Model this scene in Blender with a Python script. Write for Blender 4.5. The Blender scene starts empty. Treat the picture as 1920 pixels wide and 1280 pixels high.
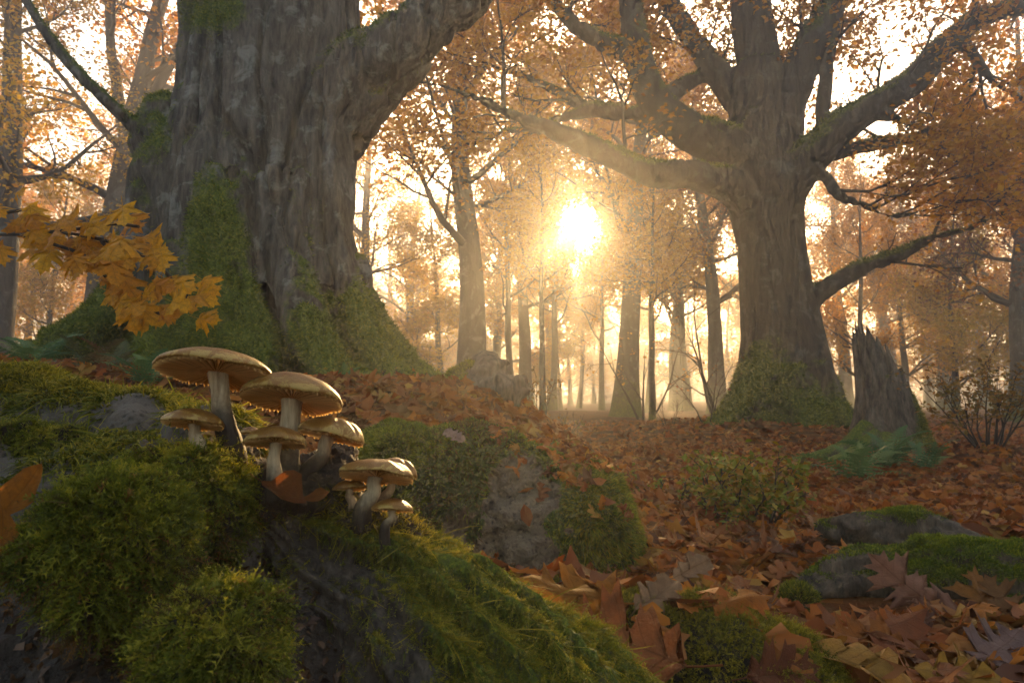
import bpy, math, random
import numpy as np
from mathutils import Matrix, Vector

# ------------------------------------------------------------------ camera, sky, sun, exposure
SC = bpy.context.scene
F = 1251.0                      # focal length in photo pixels (1920 wide)
CAM = np.array([0.0, 0.0, 0.5])
PITCH = math.atan(105 / F)
FW = np.array([0, math.cos(PITCH), math.sin(PITCH)]); UPV = np.array([0, -math.sin(PITCH), math.cos(PITCH)])


def P(px, py, d):
    """a point seen at photo position (px,py), d metres ahead of the camera (world Y)"""
    r = FW + np.array([1.0, 0, 0]) * (px - 960) / F - UPV * (py - 640) / F
    return CAM + r * (d / r[1])


def S(px, d):
    return px * d / F


def project(p):
    q = np.asarray(p) - CAM
    z = q @ FW
    return 960 + F * q[..., 0] / z, 640 - F * (q @ UPV) / z, z


cd = bpy.data.cameras.new("camera"); cam = bpy.data.objects.new("camera", cd)
SC.collection.objects.link(cam); SC.camera = cam
cd.sensor_width = 36; cd.lens = 36 * F / 1920
cam.location = CAM; cam.rotation_euler = (math.pi / 2 + PITCH, 0, 0)
cd.clip_start = 0.02; cd.clip_end = 2000
cd.dof.use_dof = True; cd.dof.focus_distance = 0.85; cd.dof.aperture_fstop = 18

sd = P(1092, 420, 10) - CAM; SUN = sd / np.linalg.norm(sd)
ELEV = math.asin(SUN[2]); AZ = math.atan2(SUN[0], SUN[1])

W = bpy.data.worlds.new("World"); SC.world = W; W.use_nodes = True
nt = W.node_tree; nt.nodes.clear()
sky = nt.nodes.new("ShaderNodeTexSky"); sky.sky_type = 'NISHITA'; sky.sun_disc = False
sky.sun_elevation = ELEV; sky.sun_rotation = AZ; sky.dust_density = 4.0; sky.air_density = 1.0; sky.ozone_density = 1.5
bgn = nt.nodes.new("ShaderNodeBackground"); bgn.inputs[1].default_value = 0.12
# the bright misty disc and aureole round the low sun, part of the sky itself
tc = nt.nodes.new("ShaderNodeTexCoord")
dot = nt.nodes.new("ShaderNodeVectorMath"); dot.operation = 'DOT_PRODUCT'; dot.inputs[1].default_value = SUN
nrm = nt.nodes.new("ShaderNodeVectorMath"); nrm.operation = 'NORMALIZE'
nt.links.new(tc.outputs['Generated'], nrm.inputs[0]); nt.links.new(nrm.outputs[0], dot.inputs[0])
mx = nt.nodes.new("ShaderNodeMath"); mx.operation = 'MAXIMUM'; mx.inputs[1].default_value = 0
nt.links.new(dot.outputs['Value'], mx.inputs[0])
add = None
for power, col, stren in ((6000, (1.0, 0.8, 0.45, 1), 300.0), (400, (1.0, 0.66, 0.26, 1), 1.5), (12, (1.0, 0.66, 0.32, 1), 0.15)):
    pw = nt.nodes.new("ShaderNodeMath"); pw.operation = 'POWER'; pw.inputs[1].default_value = power
    nt.links.new(mx.outputs[0], pw.inputs[0])
    ml = nt.nodes.new("ShaderNodeMath"); ml.operation = 'MULTIPLY'; ml.inputs[1].default_value = stren
    nt.links.new(pw.outputs[0], ml.inputs[0])
    b = nt.nodes.new("ShaderNodeBackground"); b.inputs[0].default_value = col
    nt.links.new(ml.outputs[0], b.inputs[1])
    a = nt.nodes.new("ShaderNodeAddShader")
    nt.links.new((add or bgn).outputs[0], a.inputs[0]); nt.links.new(b.outputs[0], a.inputs[1]); add = a
wm = nt.nodes.new("ShaderNodeMix"); wm.data_type = 'RGBA'; wm.blend_type = 'MULTIPLY'; wm.inputs[0].default_value = 1.0
wm.inputs[7].default_value = (1.0, 0.85, 0.68, 1)      # mist-warmed sky light
nt.links.new(sky.outputs[0], wm.inputs[6]); nt.links.new(wm.outputs[2], bgn.inputs[0])
wo = nt.nodes.new("ShaderNodeOutputWorld"); nt.links.new(add.outputs[0], wo.inputs[0])

sl = bpy.data.lights.new("sun", 'SUN'); so = bpy.data.objects.new("sun", sl); SC.collection.objects.link(so)
sl.energy = 4.4; sl.angle = math.radians(0.5); sl.color = (1.0, 0.64, 0.27)
so.rotation_euler = Vector((-SUN[0], -SUN[1], -SUN[2])).to_track_quat('-Z', 'Y').to_euler()
so.location = (0, 0, 30)

vs = SC.view_settings; SC.display_settings.display_device = 'sRGB'
vs.view_transform = 'Standard'; vs.look = 'None'; vs.gamma = 1.0; vs.use_curve_mapping = False
vs.exposure = 2.5
SC.render.engine = 'CYCLES'
cy = SC.cycles
cy.use_denoising = True; cy.max_bounces = 4; cy.diffuse_bounces = 2; cy.glossy_bounces = 2
cy.transmission_bounces = 4; cy.volume_bounces = 0; cy.use_light_tree = False; cy.transparent_max_bounces = 8
cy.caustics_reflective = False; cy.caustics_refractive = False; cy.sample_clamp_indirect = 6.0
cy.use_adaptive_sampling = True; cy.adaptive_threshold = 0.04

RNG = np.random.default_rng(11)
COL = SC.collection

# ------------------------------------------------------------------ helpers: noise and meshes


def _hash(ix, iy, iz, seed):
    h = (ix.astype(np.int64) * 374761393 + iy.astype(np.int64) * 668265263 + iz.astype(np.int64) * 1274126177 + seed * 974634721) & 0xFFFFFFFF
    h = ((h ^ (h >> 13)) * 1274126177) & 0xFFFFFFFF
    h = ((h ^ (h >> 16)) * 2246822519) & 0xFFFFFFFF
    h = h ^ (h >> 15)
    return (h & 0xFFFFFF) / float(0x7FFFFF) - 1.0


def vnoise(p, seed=0):
    p = np.atleast_2d(p); i = np.floor(p); f = p - i; u = f * f * (3 - 2 * f)
    i = i.astype(np.int64); out = 0
    for dx in (0, 1):
        wx = u[:, 0] if dx else 1 - u[:, 0]
        for dy in (0, 1):
            wy = u[:, 1] if dy else 1 - u[:, 1]
            for dz in (0, 1):
                wz = u[:, 2] if dz else 1 - u[:, 2]
                out = out + wx * wy * wz * _hash(i[:, 0] + dx, i[:, 1] + dy, i[:, 2] + dz, seed)
    return out


def fbm(p, octv=4, seed=0, gain=0.5):
    p = np.atleast_2d(p); a = 1.0; s = 0; tot = 0
    for o in range(octv):
        s = s + a * vnoise(p * (2 ** o) + o * 17.3, seed + o); tot += a; a *= gain
    return s / tot


def sstep(a, b, x):
    t = np.clip((x - a) / (b - a), 0, 1)
    return t * t * (3 - 2 * t)


def norm(v):
    v = np.asarray(v, float)
    return v / np.maximum(np.linalg.norm(v, axis=-1, keepdims=True), 1e-9)


def mk_mesh(name, V, Fs, attrs=None, smooth=True, uv=None):
    me = bpy.data.meshes.new(name)
    V = np.asarray(V, np.float32)
    Fs = [np.asarray(f, np.int32) for f in Fs if len(f)]
    me.vertices.add(len(V)); me.vertices.foreach_set('co', V.ravel())
    loops = np.concatenate([f.ravel() for f in Fs]); me.loops.add(len(loops)); me.loops.foreach_set('vertex_index', loops)
    tot = np.concatenate([np.full(len(f), f.shape[1], np.int32) for f in Fs])
    st = np.concatenate([[0], np.cumsum(tot)[:-1]]).astype(np.int32)
    me.polygons.add(len(tot)); me.polygons.foreach_set('loop_start', st)
    me.polygons.foreach_set('use_smooth', np.full(len(tot), smooth, bool))
    for k, v in (attrs or {}).items():
        at = me.attributes.new(k, 'FLOAT', 'POINT'); at.data.foreach_set('value', np.asarray(v, np.float32))
    if uv is not None:
        l = me.uv_layers.new(name='UVMap'); l.data.foreach_set('uv', np.asarray(uv, np.float32)[loops].ravel())
    me.update(calc_edges=True)
    return me


def link(name, me, mat=None, parent=None, **props):
    o = bpy.data.objects.new(name, me); COL.objects.link(o)
    if mat is not None and me is not None and len(me.materials) == 0:
        me.materials.append(mat)
    if parent is not None:
        o.parent = parent
    for k, v in props.items():
        if v is not None:
            o[k] = v
    return o


def mk(name, V, Fs, mat, parent=None, attrs=None, smooth=True, uv=None, **props):
    return link(name, mk_mesh(name, V, Fs, attrs, smooth, uv), mat, parent, **props)


def thing(name, loc, label, category, group=None):
    o = bpy.data.objects.new(name, None); COL.objects.link(o); o.empty_display_size = 0.1
    o.location = loc; o['label'] = label; o['category'] = category
    if group:
        o['group'] = group
    return o


class MB:
    """collects vertices and faces (tri / quad)"""

    def __init__(self):
        self.V = []; self.T = []; self.Q = []; self.n = 0; self.A = {}

    def add(self, V, T=None, Q=None, **at):
        V = np.asarray(V, float)
        if T is not None and len(T): self.T.append(np.asarray(T) + self.n)
        if Q is not None and len(Q): self.Q.append(np.asarray(Q) + self.n)
        for k, v in at.items():
            self.A.setdefault(k, []).append(np.broadcast_to(np.asarray(v, float), (len(V),)))
        self.V.append(V); self.n += len(V)

    def get(self):
        V = np.concatenate(self.V)
        T = np.concatenate(self.T) if self.T else np.zeros((0, 3), int)
        Q = np.concatenate(self.Q) if self.Q else np.zeros((0, 4), int)
        return V, [T, Q]

    def attrs(self):
        return {k: np.concatenate(v) for k, v in self.A.items()}

    def build(self, name, mat, parent=None, smooth=True, origin=None, **props):
        V, Fs = self.get()
        if origin is not None:
            V = V - np.asarray(origin)
        return mk(name, V, Fs, mat, parent, self.attrs(), smooth, **props)


def tube(pts, rad, sides=8, caps=True):
    """V, T, Q of a tube along pts"""
    pts = np.asarray(pts, float); n = len(pts); rad = np.broadcast_to(np.asarray(rad, float), (n,))
    tg = np.gradient(pts, axis=0); tg = norm(tg)
    ref = np.array([0.31, 0.2, 0.93]) if abs(tg[0, 2]) < 0.9 else np.array([0.97, 0.2, 0.1])
    u = ref[None] - tg * (tg @ ref)[:, None]; u = norm(u); v = np.cross(tg, u)
    a = np.linspace(0, 2 * math.pi, sides, endpoint=False)
    V = pts[:, None] + rad[:, None, None] * (np.cos(a)[None, :, None] * u[:, None] + np.sin(a)[None, :, None] * v[:, None])
    V = V.reshape(-1, 3)
    i = np.arange(n - 1)[:, None] * sides; k = np.arange(sides)[None]; k2 = (k + 1) % sides
    Q = np.stack([i + k, i + k2, i + sides + k2, i + sides + k], -1).reshape(-1, 4)
    T = np.zeros((0, 3), int)
    if caps:
        V = np.concatenate([V, pts[:1], pts[-1:]]); kk = np.arange(sides); k3 = (kk + 1) % sides
        T = np.concatenate([np.stack([k3, kk, np.full(sides, n * sides)], -1),
                            np.stack([(n - 1) * sides + kk, (n - 1) * sides + k3, np.full(sides, n * sides + 1)], -1)])
    return V, T, Q


def spline(pts, n):
    """Catmull-Rom through rows of pts (any number of columns)"""
    p = np.asarray(pts, float); p = np.concatenate([2 * p[:1] - p[1:2], p, 2 * p[-1:] - p[-2:-1]])
    m = len(p) - 3; t = np.linspace(0, m - 1e-6, n); i = t.astype(int); f = (t - i)[:, None]
    a, b, c, d = p[i], p[i + 1], p[i + 2], p[i + 3]
    return 0.5 * (2 * b + (c - a) * f + (2 * a - 5 * b + 4 * c - d) * f ** 2 + (3 * b - a - 3 * c + d) * f ** 3)


def ellipsoid(c, r, nu=20, nv=12):
    u = np.linspace(0, 2 * math.pi, nu, endpoint=False); v = np.linspace(0, math.pi, nv + 1)[1:-1]
    V = np.stack([np.sin(v)[:, None] * np.cos(u)[None], np.sin(v)[:, None] * np.sin(u)[None], np.cos(v)[:, None] * np.ones(nu)[None]], -1).reshape(-1, 3)
    V = np.concatenate([V, [[0, 0, 1], [0, 0, -1]]]) * np.asarray(r) + np.asarray(c)
    m = len(v); i = np.arange(m - 1)[:, None] * nu; k = np.arange(nu)[None]; k2 = (k + 1) % nu
    Q = np.stack([i + k, i + nu + k, i + nu + k2, i + k2], -1).reshape(-1, 4)
    kk = np.arange(nu); k3 = (kk + 1) % nu
    T = np.concatenate([np.stack([np.full(nu, m * nu), kk, k3], -1), np.stack([np.full(nu, m * nu + 1), (m - 1) * nu + k3, (m - 1) * nu + kk], -1)])
    return V, T, Q


def pxtube(mb, rows, n=24, sides=16):
    """rows of (px, py, d, r_px) -> smooth tube added to mb; returns centre points and radii"""
    q = np.array([list(P(a, b, d)) + [S(r, d)] for a, b, d, r in rows])
    s = spline(q, n); s[:, 3] = np.maximum(s[:, 3], 0.004)
    mb.add(*tube(s[:, :3], s[:, 3], sides))
    return s


def remesh(mb, voxel, smooth=4):
    V, Fs = mb.get()
    me = mk_mesh("tmp", V, Fs); o = bpy.data.objects.new("tmp", me); COL.objects.link(o)
    m = o.modifiers.new("r", 'REMESH'); m.mode = 'VOXEL'; m.voxel_size = voxel
    if smooth:
        s = o.modifiers.new("s", 'SMOOTH'); s.factor = 0.5; s.iterations = smooth
    dg = bpy.context.evaluated_depsgraph_get(); ev = o.evaluated_get(dg); em = ev.to_mesh()
    nv = len(em.vertices); co = np.empty(nv * 3, np.float32); em.vertices.foreach_get('co', co)
    nl = len(em.loops); li = np.empty(nl, np.int32); em.loops.foreach_get('vertex_index', li)
    npoly = len(em.polygons); lt = np.empty(npoly, np.int32); em.polygons.foreach_get('loop_total', lt)
    st = np.empty(npoly, np.int32); em.polygons.foreach_get('loop_start', st)
    Q = li[st[lt == 4][:, None] + np.arange(4)]
    T = li[st[lt == 3][:, None] + np.arange(3)] if (lt == 3).any() else np.zeros((0, 3), int)
    ev.to_mesh_clear(); bpy.data.objects.remove(o); bpy.data.meshes.remove(me)
    return co.reshape(-1, 3).astype(float), T, Q


def vnormals(V, T, Q):
    N = np.zeros_like(V)
    if len(T):
        fn = np.cross(V[T[:, 1]] - V[T[:, 0]], V[T[:, 2]] - V[T[:, 0]])
        for k in range(3): np.add.at(N, T[:, k], fn)
    if len(Q):
        fn = np.cross(V[Q[:, 2]] - V[Q[:, 0]], V[Q[:, 3]] - V[Q[:, 1]])
        for k in range(4): np.add.at(N, Q[:, k], fn)
    return norm(N)


def scatter(V, T, Q, count, w, rng, front=-0.25):
    """random surface points weighted by area * vertex weight w; only faces that turn somewhat to the camera side"""
    tri = np.concatenate([T, Q[:, [0, 1, 2]], Q[:, [0, 2, 3]]]) if len(Q) else T
    a, b, c = V[tri[:, 0]], V[tri[:, 1]], V[tri[:, 2]]
    fn = np.cross(b - a, c - a); ar = np.linalg.norm(fn, axis=1) * 0.5; fn = norm(fn)
    wt = ar * w[tri].mean(1)
    if front > -1:
        wt = wt * ((fn * norm(CAM - a)).sum(1) > front)
    cum = np.cumsum(wt); i = np.searchsorted(cum, rng.random(count) * cum[-1]); i = np.minimum(i, len(tri) - 1)
    r1 = np.sqrt(rng.random(count)); r2 = rng.random(count)
    p = a[i] * (1 - r1)[:, None] + b[i] * (r1 * (1 - r2))[:, None] + c[i] * (r1 * r2)[:, None]
    return p, fn[i]


def strands(p, d, length, width, rng, droop=0.5, seg=3, curl=0.35):
    """tapered curved ribbons from p in direction d; returns V, T, Q, rnd, t"""
    n = len(p); L = length * rng.uniform(0.55, 1.25, n); d = norm(d)
    side = norm(np.cross(d, rng.normal(size=(n, 3)))); w = width * rng.uniform(0.7, 1.3, n)
    bend = norm(rng.normal(size=(n, 3)) * 0.6 + np.array([0, 0, -1.0]) * droop) * curl
    rows = []; ts = []
    for k in range(seg + 1):
        t = k / seg
        c = p + d * (L * t)[:, None] + bend * (L * t * t)[:, None]
        if k < seg:
            ww = (w * (1 - 0.75 * t ** 1.5) * 0.5)[:, None]
            rows += [c - side * ww, c + side * ww]; ts += [t, t]
        else:
            rows.append(c); ts.append(t)
    m = 2 * seg + 1
    V = np.stack(rows, 1).reshape(-1, 3); b = (np.arange(n) * m)[:, None]
    Q = np.concatenate([np.stack([b[:, 0] + 2 * k, b[:, 0] + 2 * k + 1, b[:, 0] + 2 * k + 3, b[:, 0] + 2 * k + 2], -1) for k in range(seg - 1)]) if seg > 1 else np.zeros((0, 4), int)
    T = np.stack([b[:, 0] + 2 * seg - 2, b[:, 0] + 2 * seg - 1, b[:, 0] + 2 * seg], -1)
    return V, T, Q, np.repeat(rng.random(n), m), np.tile(ts, n)


def feathers(p, d, length, width, rng, droop=0.6, curl=0.5, pairs=5, fan=0.42):
    """moss shoots: a thin curved axis with short side leaflets; returns V, T, Q, rnd, t"""
    n = len(p); L = length * rng.uniform(0.5, 1.3, n); d = norm(d); side = norm(np.cross(d, rng.normal(size=(n, 3)))); up = np.cross(side, d)
    bend = norm(rng.normal(size=(n, 3)) * 0.7 + np.array([0, 0, -1.0]) * droop) * curl
    rows = []; ts = []; tri = []; k0 = 0
    c = lambda t: p + d * (L * t)[:, None] + bend * (L * t * t)[:, None]
    w = (width * 0.5 * rng.uniform(0.7, 1.3, n))[:, None]
    rows += [c(0.0) - side * w, c(0.0) + side * w, c(1.0)]; ts += [0, 0, 1.0]; tri.append([0, 1, 2]); k0 = 3
    for j in range(pairs):
        t = 0.25 + 0.7 * j / (pairs - 1); ll = (L * fan * (1.15 - t * 0.8))[:, None]; a = c(t); ax = norm(d + bend * 2 * t)
        for s_ in (-1, 1):
            q = side * s_ * rng.uniform(0.6, 1.0, n)[:, None] + up * rng.normal(size=(n, 1)) * 0.6 + ax * 0.9
            rows += [a - ax * w * 0.9, a + ax * w * 0.9, a + norm(q) * ll]; ts += [t * 0.8, t * 0.8, min(1.0, t * 0.8 + 0.25)]; tri.append([k0, k0 + 1, k0 + 2]); k0 += 3
    V = np.stack(rows, 1).reshape(-1, 3); b = (np.arange(n) * k0)[:, None, None]
    T = (np.array(tri)[None] + b).reshape(-1, 3)
    return V, T, np.zeros((0, 4), int), np.repeat(rng.random(n), k0), np.tile(ts, n), k0


def moss_on(parent, V, T, Q, w, count, length, width, mat, rng, up=0.5, droop=0.5, curl=0.35, seg=3, off=None, name='moss', lift=0.0):
    p, n = scatter(V, T, Q, count, w, rng)
    d = n + rng.normal(size=p.shape) * 0.35 + np.array([0, 0, 1.0]) * up
    sv, st_, sq, r, t = strands(p + n * lift, d, length, width, rng, droop, seg, curl)
    # clumps of longer and yellower shoots
    o = np.zeros(3) if off is None else np.asarray(off)
    cl = fbm(np.repeat(p, 2 * seg + 1, 0) * (1.0 / (length * 4)), 2, 5) * 0.5 + 0.5
    return mk(name, sv - o, [st_, sq], mat, parent, {'rnd': np.clip(r * 0.6 + cl * 0.5 - 0.05, 0, 1), 't': t}, True, kind='stuff')

# ------------------------------------------------------------------ materials


class NT:
    def __init__(self, name):
        self.m = bpy.data.materials.new(name); self.m.use_nodes = True
        self.t = self.m.node_tree; self.t.nodes.clear()
        self.out = self.t.nodes.new("ShaderNodeOutputMaterial")

    def n(self, kind, ins=None, **kw):
        nd = self.t.nodes.new("ShaderNode" + kind)
        for k, v in kw.items():
            setattr(nd, k, v)
        for k, v in (ins or {}).items():
            s = nd.inputs[k]
            if hasattr(v, 'is_output'):
                self.t.links.new(v, s)
            else:
                s.default_value = v
        return nd

    def math(self, op, a, b=0.0, c=0.0, clamp=False):
        return self.n("Math", {0: a, 1: b, 2: c}, operation=op, use_clamp=clamp).outputs[0]

    def mix(self, f, a, b, mode='MIX'):
        nd = self.n("Mix", data_type='RGBA', blend_type=mode)
        for s, v in ((nd.inputs[0], f), (nd.inputs[6], a), (nd.inputs[7], b)):
            if hasattr(v, 'is_output'): self.t.links.new(v, s)
            else: s.default_value = v if not isinstance(v, tuple) or len(v) == 4 else (*v, 1)
        return nd.outputs[2]

    def noise(self, vec, scale, detail=4, rough=0.55, dist=0.0):
        return self.n("TexNoise", {'Vector': vec, 'Scale': scale, 'Detail': detail, 'Roughness': rough, 'Distortion': dist}).outputs[0]

    def ramp(self, fac, stops):
        nd = self.n("ValToRGB", {0: fac}); e = nd.color_ramp.elements
        while len(e) > 1: e.remove(e[-1])
        for i, (pos, c) in enumerate(stops):
            if i == 0: e[0].position = pos; el = e[0]
            else: el = e.new(pos)
            el.color = (*c, 1) if isinstance(c, tuple) else (c, c, c, 1)
        return nd.outputs[0]

    def attr(self, name):
        return self.n("Attribute", attribute_name=name).outputs['Fac']

    def pos(self, scale=(1, 1, 1)):
        g = self.n("NewGeometry").outputs['Position']
        return self.n("Mapping", {'Vector': g, 'Scale': scale}).outputs[0]

    def obj(self, scale=(1, 1, 1)):
        g = self.n("TexCoord").outputs['Object']
        return self.n("Mapping", {'Vector': g, 'Scale': scale}).outputs[0]

    def bump(self, h, dist, strength=1.0, nrm=None):
        ins = {'Height': h, 'Distance': dist, 'Strength': strength}
        if nrm is not None: ins['Normal'] = nrm
        return self.n("Bump", ins).outputs[0]

    def finish(self, shader):
        self.t.links.new(shader, self.out.inputs[0]); return self.m


def bark_mat(name, dark, light, scale=1.0, moss=(0.085, 0.11, 0.008), moss2=(0.24, 0.23, 0.015), lichen=0.5):
    N = NT(name)
    v = N.obj((9 * scale, 9 * scale, 2.2 * scale)); vf = N.obj((34 * scale, 34 * scale, 8 * scale)); vo = N.obj()
    a = N.noise(v, 1.0, 5, 0.6, 0.6); b = N.noise(vf, 1.0, 4, 0.65, 0.4)
    h = N.math('ADD', N.math('MULTIPLY', a, 0.6), N.math('MULTIPLY', b, 0.4))
    col = N.ramp(h, [(0.36, dark), (0.52, tuple(0.5 * (x + y) for x, y in zip(dark, light))), (0.66, light)])
    li = N.noise(vo, 5.0 * scale, 5, 0.7, 0.5)
    col = N.mix(N.math('MULTIPLY', N.ramp(li, [(0.54, 0.0), (0.64, 1.0)]), lichen), col, (0.27, 0.28, 0.25))
    ms = N.attr('moss'); mn = N.noise(vo, 16.0 * scale, 5, 0.7)
    mf = N.ramp(N.math('ADD', ms, N.math('MULTIPLY', N.math('SUBTRACT', mn, 0.5), 1.1)), [(0.36, 0.0), (0.72, 1.0)])
    mc = N.ramp(N.noise(vo, 45 * scale, 4, 0.7), [(0.3, tuple(x * 0.4 for x in moss)), (0.5, moss), (0.72, moss2)])
    col = N.mix(mf, col, mc)
    hb = N.math('ADD', h, N.math('MULTIPLY', mf, N.math('MULTIPLY', N.noise(vo, 70 * scale, 3, 0.7), 0.5)))
    bp = N.bump(hb, 0.05 / scale, 0.9)
    s = N.n("BsdfPrincipled", {'Base Color': col, 'Roughness': 0.8, 'Specular IOR Level': 0.25, 'Normal': bp})
    return N.finish(s.outputs[0])


def rock_mat(name, dark, light, moss=(0.05, 0.075, 0.012), scale=1.0):
    N = NT(name)
    vo = N.pos()
    a = N.noise(vo, 22 * scale, 6, 0.7, 0.3); b = N.noise(vo, 110 * scale, 4, 0.7)
    h = N.math('ADD', N.math('MULTIPLY', a, 0.6), N.math('MULTIPLY', b, 0.4))
    vc = N.n('TexVoronoi', {'Vector': N.n('Mapping', {'Vector': vo, 'Location': (3, 1, 2)}).outputs[0], 'Scale': 55 * scale, 'Detail': 2.0}, feature='F1').outputs['Distance']
    h = N.math('ADD', N.math('MULTIPLY', h, 0.75), N.math('MULTIPLY', vc, 0.28))
    col = N.ramp(h, [(0.42, dark), (0.5, tuple(0.45 * (x + y) for x, y in zip(dark, light))), (0.58, light)])
    ms = N.attr('moss'); mn = N.noise(vo, 40 * scale, 5, 0.7)
    mf = N.ramp(N.math('ADD', ms, N.math('MULTIPLY', N.math('SUBTRACT', mn, 0.5), 0.9)), [(0.42, 0.0), (0.58, 1.0)])
    mc = N.ramp(N.noise(vo, 160 * scale, 4, 0.7), [(0.32, tuple(x * 0.35 for x in moss)), (0.55, moss), (0.75, (0.12, 0.11, 0.015))])
    col = N.mix(mf, col, mc)
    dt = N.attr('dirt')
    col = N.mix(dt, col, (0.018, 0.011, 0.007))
    bp = N.bump(h, 0.03 / scale, 1.0)
    s = N.n("BsdfPrincipled", {'Base Color': col, 'Roughness': 0.75, 'Specular IOR Level': 0.35, 'Normal': bp})
    return N.finish(s.outputs[0])


def moss_mat(name, c0, c1, c2, trans=0.45):
    N = NT(name)
    r = N.attr('rnd'); t = N.attr('t')
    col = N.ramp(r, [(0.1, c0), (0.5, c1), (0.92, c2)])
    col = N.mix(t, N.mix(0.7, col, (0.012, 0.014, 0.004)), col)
    d = N.n("BsdfPrincipled", {'Base Color': col, 'Roughness': 0.6, 'Specular IOR Level': 0.25})
    tr = N.n("BsdfTranslucent", {'Color': col})
    s = N.n("MixShader", {0: trans}); N.t.links.new(d.outputs[0], s.inputs[1]); N.t.links.new(tr.outputs[0], s.inputs[2])
    return N.finish(s.outputs[0])


def leaf_mat(name, stops, trans=0.5, island=False, veins=False, rough=0.5, spec=0.3):
    """stops: colours; the pick varies per leaf"""
    N = NT(name)
    if island:
        r = N.n("NewGeometry").outputs['Random Per Island']
        col = N.ramp(N.math('FRACT', N.math('ADD', r, N.math('MULTIPLY', N.n("ObjectInfo").outputs['Random'], 0.35))), [(i / max(1, len(stops) - 1), c) for i, c in enumerate(stops)])
    else:
        r = N.math('FRACT', N.math('ADD', N.attr('rnd'), N.n("ObjectInfo").outputs['Random']))
        col = N.ramp(r, [(i / max(1, len(stops) - 1), c) for i, c in enumerate(stops)])
    ins = {'Roughness': rough, 'Specular IOR Level': spec}
    if veins:
        uv = N.n("UVMap").outputs[0]; sx = N.n("SeparateXYZ", {0: uv})
        x = N.math('ABSOLUTE', sx.outputs[0]); y = sx.outputs[1]
        wob = N.math('MULTIPLY', N.math('SUBTRACT', N.noise(uv, 6, 2), 0.5), 0.05)
        side = N.math('PINGPONG', N.math('ADD', N.math('SUBTRACT', y, N.math('MULTIPLY', x, 0.75)), wob), 0.075)
        sv = N.math('SUBTRACT', 1.0, N.math('DIVIDE', side, 0.011), clamp=True)
        mv = N.math('SUBTRACT', 1.0, N.math('DIVIDE', x, 0.014), clamp=True)
        vein = N.math('MAXIMUM', N.math('MULTIPLY', sv, 0.7), mv)
        blot = N.noise(uv, 5.0, 5, 0.7, 0.5)
        col = N.mix(N.ramp(blot, [(0.42, 0.0), (0.72, 0.75)]), col, N.mix(0.75, col, (0.05, 0.018, 0.008)))
        fine = N.n("TexVoronoi", {'Vector': uv, 'Scale': 34.0}, feature='DISTANCE_TO_EDGE').outputs[0]
        col = N.mix(N.math('MULTIPLY', vein, 0.35), col, (0.09, 0.035, 0.012))
        hh = N.math('ADD', N.math('MULTIPLY', vein, -1.0), N.math('MULTIPLY', N.math('MINIMUM', fine, 0.2), 2.0))
        ins['Normal'] = N.bump(hh, 0.004, 0.5)
    ins['Base Color'] = col
    d = N.n("BsdfPrincipled", ins)
    tr = N.n("BsdfTranslucent", {'Color': col})
    s = N.n("MixShader", {0: trans}); N.t.links.new(d.outputs[0], s.inputs[1]); N.t.links.new(tr.outputs[0], s.inputs[2])
    return N.finish(s.outputs[0])


def plain_mat(name, c0, c1, scale=20, rough=0.7, spec=0.3, bump=0.004):
    N = NT(name); n = N.noise(N.obj(), scale, 5, 0.65)
    s = N.n("BsdfPrincipled", {'Base Color': N.ramp(n, [(0.3, c0), (0.7, c1)]), 'Roughness': rough, 'Specular IOR Level': spec, 'Normal': N.bump(n, bump)})
    return N.finish(s.outputs[0])


M_OAK = bark_mat("oak_bark", (0.014, 0.010, 0.007), (0.165, 0.138, 0.11), 1.3, lichen=0.5)
M_BEECH = bark_mat("beech_bark", (0.018, 0.012, 0.008), (0.075, 0.055, 0.036), 0.9, lichen=0.2)
M_FAR = bark_mat("far_bark", (0.03, 0.022, 0.017), (0.10, 0.08, 0.065), 0.7, lichen=0.4)
M_TWIG = plain_mat("twig_bark", (0.018, 0.011, 0.008), (0.055, 0.036, 0.025), 30)
M_SNAG = bark_mat("snag_wood", (0.018, 0.011, 0.007), (0.21, 0.155, 0.11), 2.0, lichen=0.1)
M_LOG = bark_mat("log_bark", (0.014, 0.009, 0.006), (0.13, 0.09, 0.058), 4.0, lichen=0.05)
M_ROCK = rock_mat("grey_rock", (0.014, 0.010, 0.007), (0.14, 0.105, 0.07))
M_FROCK = rock_mat("dark_rock", (0.012, 0.009, 0.006), (0.10, 0.082, 0.065), scale=2.2)
M_WOOD = bark_mat("dark_wood", (0.007, 0.0055, 0.004), (0.10, 0.078, 0.058), 6.0, lichen=0.0)
M_SOIL = plain_mat("humus", (0.006, 0.004, 0.003), (0.035, 0.02, 0.011), 120, bump=0.006)
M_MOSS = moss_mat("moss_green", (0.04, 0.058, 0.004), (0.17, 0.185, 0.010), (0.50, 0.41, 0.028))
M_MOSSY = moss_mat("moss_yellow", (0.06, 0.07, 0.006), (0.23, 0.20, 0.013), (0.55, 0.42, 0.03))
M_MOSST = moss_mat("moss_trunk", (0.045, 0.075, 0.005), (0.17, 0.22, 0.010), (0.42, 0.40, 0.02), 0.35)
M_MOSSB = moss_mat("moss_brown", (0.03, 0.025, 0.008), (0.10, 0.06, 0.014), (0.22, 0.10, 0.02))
AUT = [(0.42, 0.15, 0.006), (0.64, 0.29, 0.010), (0.54, 0.21, 0.008), (0.72, 0.38, 0.015), (0.32, 0.10, 0.007), (0.62, 0.31, 0.01)]
AUTY = [(0.56, 0.31, 0.012), (0.64, 0.40, 0.018), (0.40, 0.27, 0.015), (0.60, 0.29, 0.010), (0.36, 0.25, 0.018)]
AUTR = [(0.20, 0.05, 0.012), (0.28, 0.08, 0.014), (0.14, 0.035, 0.012), (0.33, 0.12, 0.015)]
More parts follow.
